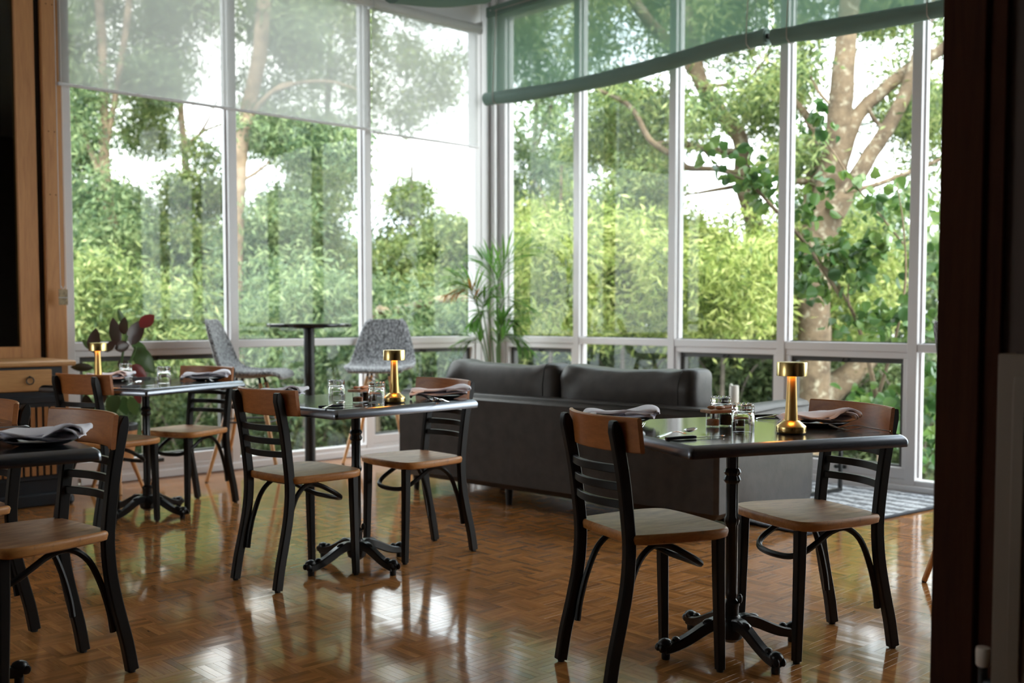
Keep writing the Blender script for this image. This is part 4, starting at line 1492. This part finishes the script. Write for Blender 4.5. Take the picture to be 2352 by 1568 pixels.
# ------------------------------------------------------------------ plants indoors
def leaf_blade(mb, a, b, w, fold=0.25, droop=0.1, nrm=None, n=8):
    """one oval leaf from a to b"""
    a, b = np.array(a, float), np.array(b, float)
    d = b - a
    L = np.linalg.norm(d)
    d /= L
    s = np.cross(d, nrm if nrm is not None else np.array([0, 0, 1.0]))
    if np.linalg.norm(s) < 1e-3:
        s = RT.copy()
    s /= np.linalg.norm(s)
    up = np.cross(s, d)
    vs, fs = [], []
    for i in range(n + 1):
        t = i / n
        hw = w / 2 * (math.sin(PI * min(1, max(0.0, t)) ** 0.85) ** 0.75 if 0 < t < 1 else 0.02)
        c = a + d * L * t + up * (-droop * L * t * t + 0.02 * L * math.sin(PI * t))
        vs += [tuple(c - s * hw + up * hw * fold), tuple(c), tuple(c + s * hw + up * hw * fold)]
    for i in range(n):
        k = i * 3
        fs += [(k, k + 1, k + 4, k + 3), (k + 1, k + 2, k + 5, k + 4)]
    mb.add(vs, fs)


RPX, RPY = 2.70, 6.62
rp_ = thing('rubber_plant', 'burgundy rubber plant in a wooden pot on legs by the window', 'plant', (RPX, RPY, 0))
pot = MB().lathe([(0.095, 0.20), (0.10, 0.205), (0.128, 0.40), (0.122, 0.40), (0.10, 0.36), (0.0, 0.36)], 36).build('pot', 'potwood', rp_)
MB().lathe([(0.118, 0.392), (0.130, 0.395), (0.132, 0.43), (0.126, 0.435), (0.112, 0.42), (0.0, 0.415)], 36).build('planter_insert', 'gasket', rp_)
for k in range(4):
    a = PI / 4 + k * PI / 2 + 0.5
    MB().tube([(0.075 * math.cos(a), 0.075 * math.sin(a), 0.24), (0.16 * math.cos(a), 0.16 * math.sin(a), 0.0)], [0.016, 0.010], 10).build('leg', 'beech', rp_)
LEAVES = [((218, 812), (218, 752), 31, 'rubber'), ((272, 797), (258, 728), 23, 'rubber'), ((283, 768), (287, 728), 19, 'rubber'), ((300, 792), (330, 733), 36, 'rubber'), ((322, 752), (354, 722), 25, 'rubber_red'), ((287, 748), (270, 708), 12, 'rubber_green'), ((312, 798), (354, 857), 36, 'rubber_green'), ((240, 808), (266, 782), 16, 'rubber'), ((215, 803), (187, 780), 12, 'rubber_green'), ((273, 826), (306, 862), 22, 'rubber'), ((303, 838), (336, 868), 22, 'rubber_red'), ((215, 845), (160, 842), 17, 'rubber'), ((282, 868), (236, 862), 20, 'rubber'), ((266, 905), (254, 953), 28, 'rubber_green'), ((284, 910), (290, 953), 28, 'rubber_green'), ((298, 910), (313, 955), 20, 'rubber_green'), ((196, 905), (214, 962), 26, 'rubber'), ((312, 903), (323, 926), 14, 'rubber_red'), ((298, 792), (262, 800), 22, 'rubber'), ((300, 785), (338, 806), 18, 'rubber_green'), ((296, 858), (322, 880), 20, 'rubber'), ((230, 868), (200, 900), 24, 'rubber'), ((250, 880), (232, 930), 24, 'rubber')]
dpl = float((np.array([RPX, RPY, 0.7]) - CAM) @ FW)
org = np.array([RPX, RPY, 0])
for k, (a, b, w, mt) in enumerate(LEAVES):
    d1 = dpl + 0.10 * math.sin(k * 2.4)
    d2 = d1 + 0.05 * math.sin(k * 1.7 + 1)
    mb = MB()
    leaf_blade(mb, at(*a, d1) - org, at(*b, d2) - org, 1.2 * w * dpl / FPX, 0.22, 0.05, nrm=-FW + 0.35 * np.array([math.sin(k * 3.1), math.cos(k * 2.3), 0.4]))
    mb.build('leaf', mt, rp_, angle=60)
for pts in ([(262, 950), (268, 900), (278, 840), (284, 800), (292, 770)], [(258, 950), (245, 900), (225, 850), (218, 806)], [(266, 950), (285, 880), (300, 830), (312, 796)]):
    MB().tube(smooth_path([tuple(at(x, y, dpl) - org) for x, y in pts], 4), 0.008, 8).build('stem', 'palm_stem', rp_)

PLX, PLY = 5.90, 6.50
pl = thing('potted_palm', 'kentia palm rising behind the sofa in the room corner', 'plant', (PLX, PLY, 0))
MB().lathe([(0.11, 0), (0.115, 0.005), (0.155, 0.30), (0.148, 0.31), (0.13, 0.27), (0, 0.27)], 32).build('pot', 'navy', pl)
MB().lathe([(0.132, 0.265), (0.132, 0.278), (0.0, 0.282)], 24).build('soil', 'soil', pl)
dpm = float((np.array([PLX, PLY, 0.9]) - CAM) @ FW)
org = np.array([PLX, PLY, 0])
FR = [((1141, 662), (1162, 605), (1212, 566), 74, 0, 0.0), ((1140, 664), (1128, 618), (1102, 592), 62, 0, 0.0), ((1098, 708), (1088, 662), (1046, 636), 58, 0, 0.1), ((1146, 712), (1166, 682), (1216, 704), 62, 0, 0.5), ((1108, 792), (1092, 776), (1050, 790), 40, 0, 0.3), ((1148, 788), (1172, 768), (1214, 800), 48, 0, 0.4), ((1143, 770), (1160, 738), (1200, 722), 46, 0, 0.1), ((1126, 742), (1116, 712), (1084, 740), 46, 0, 0.4), ((1110, 716), (1112, 690), (1140, 664), 36, 0, 0.2), ((1150, 752), (1164, 732), (1194, 752), 44, 0, 0.4), ((1140, 800), (1150, 770), (1180, 772), 36, 0, 0.2), ((1098, 706), (1074, 664), (1030, 676), 34, 1, 0.3)]
for k, (s0_, mid, tip, ln, dry, hang) in enumerate(FR):
    dd = dpm + 0.12 * math.sin(k * 2.1)
    path = smooth_path([at(*s0_, dd) - org, at(*mid, dd - 0.02) - org, at(*tip, dd + 0.06 * math.cos(k)) - org], 8)
    fr = MB()
    rr = [0.006 - 0.005 * i / len(path) for i in range(len(path))]
    fr.tube([tuple(p) for p in path], rr, 6)
    base = smooth_path([(0.02 * math.cos(k), 0.02 * math.sin(k), 0.27), tuple((path[0] * 0.5) + np.array([0, 0, 0.14])), tuple(path[0])], 6)
    fo = fr.build('frond', 'palm_stem', pl)
    MB().tube(base, 0.006, 8).build('stalk', 'palm_stem', fo)
    n = len(path)
    for i in range(2, n):
        t = i / (n - 1)
        d = path[min(i + 1, n - 1)] - path[i - 1]
        d = d / np.linalg.norm(d)
        for sg in (1, -1):
            side = np.cross(d, FW) * sg
            side = side / np.linalg.norm(side)
            L = ln * dpm / FPX * (0.65 + 0.5 * math.sin(PI * min(1, t * 0.9 + 0.08)))
            dirv = d * (0.75 + 0.3 * t) + side * (0.62 - 0.25 * t) + np.array([0, 0, -hang]) + FW * 0.25 * math.sin(i * 2 + sg)
            dirv = dirv / np.linalg.norm(dirv)
            mb = MB()
            leaf_blade(mb, path[i], path[i] + dirv * L, 0.025, 0.3, 0.18 + 0.15 * hang, nrm=np.array([0.1, 0.1, 1.0]), n=5)
            mb.build('leaflet', 'palm_dry' if dry else 'palm', fo, angle=70)


# ------------------------------------------------------------------ the garden outside
def leaf_mesh(name, ells, mat, size=(0.12, 0.029), per=58, clump=0.28, droop=0.7, seed=1, round_=False):
    """leaves in twig clumps filling ellipsoids; ells: centre, radii, number of clumps"""
    g = np.random.default_rng(seed)
    C = []
    for c, r, n in ells:
        q = g.normal(size=(n, 3))
        q /= np.linalg.norm(q, axis=1)[:, None]
        q *= g.uniform(0, 1, (n, 1)) ** (1 / 2.4)
        C.append(np.asarray(c) + (RT * q[:, :1] * r[0] + FW * q[:, 1:2] * r[2] + np.array([0, 0, 1.0]) * q[:, 2:] * r[1]))
    C = np.concatenate(C)
    n = len(C) * per
    base = np.repeat(C, per, axis=0) + g.normal(size=(n, 3)) * clump * np.array([1, 1, 0.8]) * 0.55
    d = g.normal(size=(n, 3))
    d[:, 2] = d[:, 2] * 0.7 - droop
    d /= np.linalg.norm(d, axis=1)[:, None]
    k = g.normal(size=(n, 3))
    s = np.cross(d, k)
    s /= np.linalg.norm(s, axis=1)[:, None]
    nn = np.cross(s, d)
    L = size[0] * g.uniform(0.6, 1.25, (n, 1))
    Wd = size[1] * g.uniform(0.7, 1.2, (n, 1)) / 2
    if round_:
        pr = [(0.0, 0.0), (0.16, -0.75), (0.5, -1.0), (0.82, -0.62), (1.0, 0.0), (0.82, 0.62), (0.5, 1.0), (0.16, 0.75)]
        v = np.stack([base + d * L * a + s * Wd * b + nn * Wd * abs(b) * 0.7 for a, b in pr], axis=1).reshape(-1, 3)
        idx = np.array([[0, 4, 3, 2, 1], [0, 7, 6, 5, 4]])
    else:
        v = np.stack([base, base + d * L * 0.45 - s * Wd, base + d * L - nn * L * 0.08, base + d * L * 0.45 + s * Wd], axis=1).reshape(-1, 3)
        idx = np.array([[0, 3, 2, 1]])
    m = len(v) // n
    q = idx.shape[1]
    me = bpy.data.meshes.new(name)
    me.vertices.add(len(v))
    me.vertices.foreach_set('co', v.ravel().astype(np.float32))
    F = (np.arange(n)[:, None, None] * m + idx[None]).reshape(-1, q)
    me.loops.add(F.size)
    me.loops.foreach_set('vertex_index', F.ravel().astype(np.int32))
    me.polygons.add(len(F))
    me.polygons.foreach_set('loop_start', np.arange(0, F.size, q, dtype=np.int32))
    me.update(calc_edges=True)
    me.materials.append(M[mat])
    return me


def E(px, py, d, rx, ry, rd, n):
    return (at(px, py, d), (rx * d / FPX, ry * d / FPX, rd), n)


def S(px0, px1, py0, py1, d, r, k, n, seed, rd=0.7):
    """k leafy sprays spread over part of a crown"""
    q = random.Random(seed)
    return [E(q.uniform(px0, px1), q.uniform(py0, py1), d + q.uniform(-1.2, 1.2), r * q.uniform(0.6, 1.3), r * q.uniform(0.5, 1.2), rd, n) for _ in range(k)]


def tree(name, label, cat, limbs, ells, mat, bark, group=None, seed=1, size=(0.12, 0.029), per=58, clump=0.28, droop=0.7, round_=False):
    """limbs: lists of (px, py, width px) with a distance; the first is the trunk and is carried down to the ground"""
    base = None
    root = None
    for k, (d, pts) in enumerate(limbs):
        P = [at(x, y, d if not isinstance(d, (list, tuple)) else d[i]) for i, (x, y, w) in enumerate(pts)]
        R = [w * (d if not isinstance(d, (list, tuple)) else d[i]) / FPX / 2 for i, (x, y, w) in enumerate(pts)]
        if root is None:
            g = P[-1].copy()
            g[2] = GZ
            root = thing(name, label, cat, tuple(g), group=group)
            base = g
            P = P + [np.array([g[0], g[1], (P[-1][2] + GZ) / 2]), g + np.array([0, 0, -0.1])]
            R = R + [R[-1] * 1.1, R[-1] * 1.35]
        n = 5
        path = smooth_path([p - base for p in P], n)
        rad = []
        for i in range(len(path)):
            t = i / n
            a = min(int(t), len(R) - 2)
            rad.append(R[a] + (R[a + 1] - R[a]) * min(1, t - a))
        MB().tube([tuple(p) for p in path], rad, 10, wob=0.05).build('trunk' if k == 0 else 'branch', bark, root, angle=60)
    if ells:
        me = leaf_mesh(name + '_leaves', ells, mat, size, per, clump, droop, seed, round_)
        o = bpy.data.objects.new('foliage', me)
        COL.objects.link(o)
        o.parent = root
        o.matrix_parent_inverse = Matrix.Translation(-Vector(root.location))
        o['kind'] = 'stuff'
    return root


GZ = -1.9
ctr = CAM + FW * 25


def groundf(u, v):
    a = math.radians(-70 + 140 * u)
    r = 8 + 70 * v ** 1.6
    d = FW * math.cos(a) + RT * math.sin(a)
    p = CAM + d * r
    return (p[0], p[1], GZ + 0.25 * math.sin(p[0] * 0.7) * math.sin(p[1] * 0.6) + 1.5 * v)


gd = MB().grid(groundf, 60, 30).build('ground', 'ground')
struct(gd, 'leaf littered garden ground below the windows')

GR = 'garden trees beyond the windows'
tree('gum_tree', 'gum tree with pale forked trunk outside the leftmost window bay', 'tree',
     [(15, [(222, -60, 20), (232, 60, 21), (237, 207, 21), (239, 319, 22), (241, 398, 25), (252, 478, 28), (262, 600, 30), (275, 800, 34)]),
      (15, [(160, 250, 6), (191, 306, 9), (210, 350, 12), (226, 392, 14)]),
      (15, [(170, 415, 6), (205, 440, 12), (244, 470, 13)]),
      (15, [(300, -40, 14), (290, 60, 16), (262, 240, 12), (245, 330, 14)])],
     S(140, 235, 190, 470, 15.5, 45, 16, 12, 1) + S(150, 300, 470, 790, 15.5, 60, 26, 17, 2) + S(120, 380, -120, 200, 16, 60, 22, 15, 3), 'l_cool', 'bark', GR, 11)
tree('gum_tree', 'gum tree with ochre stem and drooping leaves seen in the first window bay', 'tree',
     [(17, [(385, -40, 16), (400, 120, 15), (414, 239, 15), (418, 287, 15), (424, 350, 17), (430, 480, 19), (430, 700, 22)]),
      (17, [(500, 230, 4), (470, 290, 7), (440, 330, 9), (424, 352, 10)]),
      (17, [(525, 282, 5), (470, 300, 7), (430, 335, 9)]),
      (17, [(525, 370, 3), (480, 352, 5), (428, 360, 7)])],
     S(300, 400, 190, 340, 17, 38, 9, 12, 4) + S(260, 525, 440, 560, 17, 45, 17, 11, 5) + S(270, 525, 560, 790, 17, 60, 28, 17, 6) + S(350, 520, -120, 210, 17, 60, 18, 15, 7) + S(430, 525, 330, 440, 17, 30, 5, 7, 8), 'l_gum', 'bark', GR, 12)
tree('gum_tree', 'gum tree with thick leaning trunk at the second window bay', 'tree',
     [(14, [(612, -60, 34), (606, 0, 34), (596, 128, 34), (572, 240, 33), (556, 330, 30), (548, 420, 34), (540, 600, 36)]),
      (14, [(700, 190, 5), (650, 195, 9), (610, 225, 12), (578, 262, 14)]),
      (14, [(820, 205, 3), (760, 188, 6), (690, 190, 8), (630, 208, 10)]),
      (14, [(618, 372, 5), (590, 395, 9), (556, 415, 9)])],
     S(580, 830, 270, 345, 15.5, 45, 13, 15, 9) + S(540, 720, -120, 230, 15.5, 60, 20, 13, 10) + S(540, 700, 560, 790, 15.5, 55, 22, 17, 11) + S(600, 700, 430, 560, 15.5, 40, 9, 10, 12), 'l_cool', 'bark', GR, 13)
tree('gum_tree', 'dense gum tree filling the second window bay near the bar table', 'tree',
     [(19, [(760, 60, 12), (752, 250, 14), (745, 420, 18), (742, 700, 24)]), (19, [(830, 250, 6), (790, 350, 8), (750, 440, 10)])],
     S(640, 840, 340, 480, 18.5, 42, 16, 10, 13) + S(680, 850, 480, 790, 18, 60, 26, 16, 14) + S(680, 860, -120, 240, 19, 60, 18, 13, 15), 'l_gum', 'bark_dark', GR, 14)
tree('garden_tree', 'leafy tree with thin crown tip in the third window bay', 'tree',
     [(16, [(948, 330, 5), (945, 430, 8), (945, 520, 10), (940, 640, 14), (940, 760, 16)]), (16, [(1060, 470, 3), (1010, 520, 6), (948, 610, 8)])],
     S(915, 970, 420, 520, 16, 26, 6, 8, 16) + S(865, 1000, 540, 640, 16, 45, 14, 13, 17) + S(980, 1100, 520, 640, 16, 40, 12, 12, 18) + S(860, 1110, 640, 800, 15.5, 55, 22, 16, 19) + S(860, 1080, -120, 250, 17, 55, 18, 10, 20), 'l_gum', 'bark_dark', GR, 15)
tree('garden_tree', 'airy tree with many sky gaps right of the room corner', 'tree',
     [(18, [(1240, 20, 8), (1235, 200, 11), (1225, 380, 14), (1220, 620, 18)]), (18, [(1300, 150, 5), (1260, 260, 8), (1228, 350, 9)]), (18, [(1165, 260, 4), (1200, 330, 6), (1226, 400, 8)])],
     S(1150, 1320, 230, 470, 18, 38, 26, 8, 21) + S(1150, 1320, 470, 640, 18, 50, 16, 15, 22) + S(1140, 1330, -120, 230, 18, 55, 22, 13, 23), 'l_cool', 'bark_dark', GR, 16)
tree('garden_tree', 'spreading tree with dark crooked bough across the middle panes', 'tree',
     [(13, [(1574, 20, 34), (1590, 110, 34), (1611, 191, 34), (1650, 255, 35), (1688, 297, 36), (1706, 344, 37), (1706, 415, 38), (1729, 500, 42), (1756, 585, 44), (1785, 720, 48)]),
      (13, [(1500, 330, 8), (1560, 329, 17), (1620, 342, 18), (1700, 352, 20)]),
      (12.6, [(1370, 205, 8), (1430, 232, 11), (1462, 265, 12), (1490, 318, 14), (1525, 345, 14), (1556, 362, 15), (1580, 385, 15), (1640, 388, 13), (1706, 400, 16)]),
      (13, [(1420, -40, 30), (1500, 60, 26), (1560, 120, 24), (1612, 192, 26)]),
      (12.8, [(1770, 120, 5), (1720, 180, 8), (1660, 195, 9), (1614, 200, 10)]),
      (13, [(1790, 360, 9), (1750, 372, 10), (1708, 400, 12)]),
      (12.6, [(1560, 450, 3), (1620, 440, 8), (1705, 425, 12)])],
     S(1340, 1530, 190, 460, 14, 40, 24, 9, 24) + S(1670, 1770, 190, 250, 13, 30, 4, 8, 25) + S(1560, 1610, 220, 300, 13.5, 26, 4, 8, 26) + S(1350, 1780, -120, 140, 14, 55, 30, 11, 27) + S(1740, 1780, 250, 330, 14, 22, 3, 6, 28), 'l_gum', 'bark_lichen', GR, 17)
tree('garden_tree', 'big lichen spotted tree with three thick limbs in the right bay', 'tree',
     [(11, [(1958, -60, 46), (1950, 20, 46), (1943, 96, 47), (1932, 223, 56), (1923, 319, 58), (1910, 415, 66), (1900, 480, 80), (1884, 545, 76), (1870, 640, 72), (1870, 800, 74)]),
      (11, [(2260, 40, 24), (2157, 118, 27), (2087, 160, 29), (2020, 215, 31), (1972, 262, 34), (1945, 320, 40), (1920, 400, 44)]),
      (10.8, [(2150, -40, 24), (2125, 60, 27), (2087, 198, 32), (2033, 303, 34), (2001, 351, 36), (1960, 420, 40), (1915, 490, 50)]),
      (11.4, [(1800, 205, 9), (1840, 250, 16), (1866, 290, 24), (1872, 350, 28), (1864, 440, 34), (1860, 520, 36), (1866, 620, 38)]),
      (11.2, [(1800, 420, 12), (1850, 416, 16), (1876, 420, 18)]),
      (10.6, [(1862, 175, 4), (1880, 210, 7), (1904, 238, 8)]),
      (10.6, [(1996, 250, 9), (2005, 270, 10), (2022, 290, 10)]),
      (10.6, [(2160, 366, 9), (2090, 395, 12), (2010, 425, 12), (1940, 440, 12)]),
      (12, [(2000, 820, 44), (1940, 870, 60), (1870, 930, 70), (1800, 1010, 76)])],
     S(1800, 1860, 130, 220, 12, 28, 6, 8, 29) + S(1790, 2150, -120, 80, 12.5, 50, 22, 10, 30) + S(2090, 2160, 200, 500, 12, 30, 10, 8, 31) + S(1812, 1850, 340, 460, 12.5, 26, 6, 8, 32) + S(2000, 2080, 120, 260, 12, 22, 4, 5, 33), 'l_gum', 'bark_lichen', GR, 18)
tree('fallen_bough', 'bare bough lying almost level across the corner panes', 'bough',
     [(12.2, [(1240, 712, 8), (1190, 705, 13), (1110, 690, 16), (1026, 687, 19), (957, 701, 19), (900, 719, 20), (862, 736, 20)])], [], 'l_gum', 'bark_pale', None, 19)

BU = 'garden bushes beyond the windows'
BS = [
    ('bright yellow green bush below the crooked bough', (1660, 690, 11.5), [(0, 0, 130, 100, 190), (-70, -70, 60, 60, 50), (60, -60, 60, 50, 45), (70, 10, 60, 90, 80)], 'l_bright'),
    ('bright yellow green bush behind the sofa cushions', (1430, 670, 12), [(0, 0, 110, 110, 180), (-20, -100, 70, 60, 50), (60, -40, 60, 90, 70)], 'l_bright'),
    ('bright pale green bush behind the potted palm', (1265, 700, 11.2), [(0, 0, 70, 95, 110), (10, -70, 35, 45, 24)], 'l_bright'),
    ('yellow green bush around the big lichen spotted tree', (1900, 680, 12.5), [(0, 0, 110, 120, 150), (90, -60, 80, 110, 90), (-60, -60, 60, 90, 60)], 'l_bright'),
    ('green bush at the foot of the first window bay', (330, 760, 12.5), [(0, 0, 190, 80, 200), (-100, 60, 90, 110, 90)], 'l_gum'),
    ('green bush at the foot of the second window bay', (700, 780, 12.5), [(0, 0, 160, 90, 190), (60, 120, 120, 90, 110)], 'l_cool'),
    ('green bush at the foot of the third window bay', (990, 800, 12.5), [(0, 0, 140, 70, 150), (0, 110, 120, 80, 80)], 'l_cool'),
]
for k, (lb, (bx, by, bd), el, mt) in enumerate(BS):
    tree('garden_bush', lb, 'bush', [(bd, [(bx, by - 40, 4), (bx + 4, by + 30, 7), (bx, by + 120, 10)]), (bd, [(bx - 60, by - 30, 3), (bx - 20, by + 40, 5), (bx, by + 110, 6)]), (bd, [(bx + 60, by - 20, 3), (bx + 30, by + 50, 5), (bx, by + 115, 6)])],
         [E(bx + a, by + b, bd + 0.3 * math.sin(q), c * 0.85, d * 0.75, 0.8, int(n * 0.34)) for q, (a, b, c, d, n) in enumerate(el)] + S(bx - el[0][2], bx + el[0][2], by - el[0][3] * 1.35, by + el[0][3] * 0.6, bd - 0.2, 40, 16, 8, 300 + k, 0.5) + S(bx - el[0][2], bx + el[0][2], by - el[0][3] * 1.9, by - el[0][3] * 0.8, bd + 0.3, 28, 9, 5, 400 + k, 0.4), mt, 'bark_dark', BU, 30 + k)

tree('garden_tree', 'tall light green tree behind the second right bay', 'tree',
     [(15.5, [(1450, 250, 4), (1446, 380, 8), (1440, 520, 11), (1438, 700, 14)]), (15.5, [(1380, 360, 3), (1410, 430, 5), (1442, 510, 7)]), (15.5, [(1510, 400, 3), (1480, 460, 5), (1440, 540, 7)])],
     S(1335, 1530, 320, 600, 15.5, 36, 26, 9, 501) + S(1350, 1520, 560, 680, 15.3, 40, 10, 12, 502), 'l_bright', 'bark', GR, 41)
tree('garden_tree', 'tall light green tree in the bay beside the palm', 'tree',
     [(15, [(1290, 380, 4), (1288, 480, 7), (1284, 600, 10), (1284, 720, 12)]), (15, [(1240, 430, 3), (1262, 500, 4), (1286, 570, 6)])],
     S(1200, 1325, 420, 620, 15, 32, 14, 8, 503), 'l_bright', 'bark', GR, 42)

# darker bushes low down behind the lower panes
LOW = [(120, 1000, 14), (420, 990, 14.5), (720, 1010, 14), (1010, 990, 14), (1250, 900, 13.5), (1450, 900, 13.5), (1680, 900, 13), (1900, 960, 13), (2120, 960, 12.5)]
WHERE = ['near the sideboard', 'behind the window table', 'behind the bar table legs', 'behind the fleece stool', 'behind the palm stalks', 'behind the sofa back', 'behind the candle', 'behind the brass lamp', 'beside the timber post']
for k, (bx, by, bd) in enumerate(LOW):
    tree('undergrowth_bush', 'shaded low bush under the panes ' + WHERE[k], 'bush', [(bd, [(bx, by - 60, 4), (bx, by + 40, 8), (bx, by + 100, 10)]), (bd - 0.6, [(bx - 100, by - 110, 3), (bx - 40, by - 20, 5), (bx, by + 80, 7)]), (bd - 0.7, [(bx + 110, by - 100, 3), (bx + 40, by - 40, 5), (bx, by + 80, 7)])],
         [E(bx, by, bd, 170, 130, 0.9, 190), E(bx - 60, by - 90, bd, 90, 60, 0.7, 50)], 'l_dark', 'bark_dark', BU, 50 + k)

# round leaved shrub close to the right-hand panes
tree('round_leaved_shrub', 'shrub with glossy round leaves close outside the right bay', 'shrub',
     [(8.0, [(1880, 590, 3), (1920, 650, 5), (1950, 700, 7), (1975, 760, 9), (2010, 900, 11), (2020, 1050, 12)]),
      (7.9, [(2060, 420, 2), (2075, 520, 4), (2080, 640, 5), (2060, 760, 7), (2020, 900, 9)]),
      (8.0, [(1830, 520, 2), (1850, 560, 3), (1890, 610, 4), (1930, 660, 5)]),
      (7.8, [(1950, 640, 3), (1948, 680, 4), (1952, 705, 5)]),
      (8.1, [(1850, 280, 2), (1900, 330, 3), (1960, 420, 4), (2010, 480, 4), (2075, 560, 5)]),
      (8.0, [(1600, 330, 2), (1660, 390, 5), (1720, 420, 7), (1770, 470, 8), (1850, 560, 9), (1930, 680, 9)])],
     [E(1900, 580, 8, 85, 22, 0.25, 13), E(1990, 555, 8, 60, 26, 0.25, 9), E(1860, 645, 8, 50, 16, 0.25, 6), E(1955, 625, 7.9, 50, 20, 0.25, 5), E(1855, 485, 8, 36, 14, 0.2, 4), E(1865, 285, 8.1, 36, 14, 0.15, 4), E(1920, 410, 8.1, 50, 20, 0.2, 4), E(2030, 445, 8, 50, 40, 0.2, 5), E(2000, 740, 7.9, 90, 40, 0.3, 11), E(2090, 740, 7.8, 50, 40, 0.3, 8), E(2130, 560, 7.9, 30, 70, 0.3, 6), E(2130, 930, 7.8, 40, 130, 0.3, 26), E(2000, 950, 8, 70, 70, 0.35, 20), E(1715, 405, 8, 60, 20, 0.2, 7), E(1770, 440, 8, 20, 24, 0.2, 4), E(1645, 350, 8, 26, 14, 0.15, 2)],
     'l_shrub', 'bark', None, 71, size=(0.095, 0.09), per=7, clump=0.15, droop=0.75, round_=True)

# tree belt farther off
BELT = [(60, 640, 26, 0), (300, 640, 27, 0), (520, 660, 28, 0), (740, 640, 27, 0), (960, 690, 29, 0), (1170, 640, 28, 0), (1400, 620, 27, 1), (1640, 640, 28, 1), (1840, 600, 27, 0), (2060, 600, 26, 0), (2280, 620, 26, 0)]
BW = ['beyond the timber door', 'beyond the pale forked trunk', 'beyond the first mullion', 'beyond the bar table', 'beyond the fleece stool', 'beyond the room corner', 'beyond the sofa back', 'beyond the crooked bough', 'beyond the big spotted tree', 'beyond the round leaved shrub', 'behind the dark timber post']
for k, (bx, by, bd, br) in enumerate(BELT):
    tree('distant_tree', 'distant hazy green tree ' + BW[k], 'tree', [(bd, [(bx, by - 60, 5), (bx, by + 60, 9), (bx, by + 160, 12)]), (bd, [(bx - 70, by - 70, 3), (bx - 30, by, 5), (bx, by + 80, 6)])],
         [E(bx, by + 90, bd, 140, 130, 1.6, 170)] + S(bx - 120, bx + 120, by - 110, by + 60, bd, 60, 9, 14, 200 + k, 1.3), 'l_gum' if br else 'l_cool', 'bark_dark', 'tree belt in the distance', 80 + k, size=(0.2, 0.085), per=40, clump=0.45)
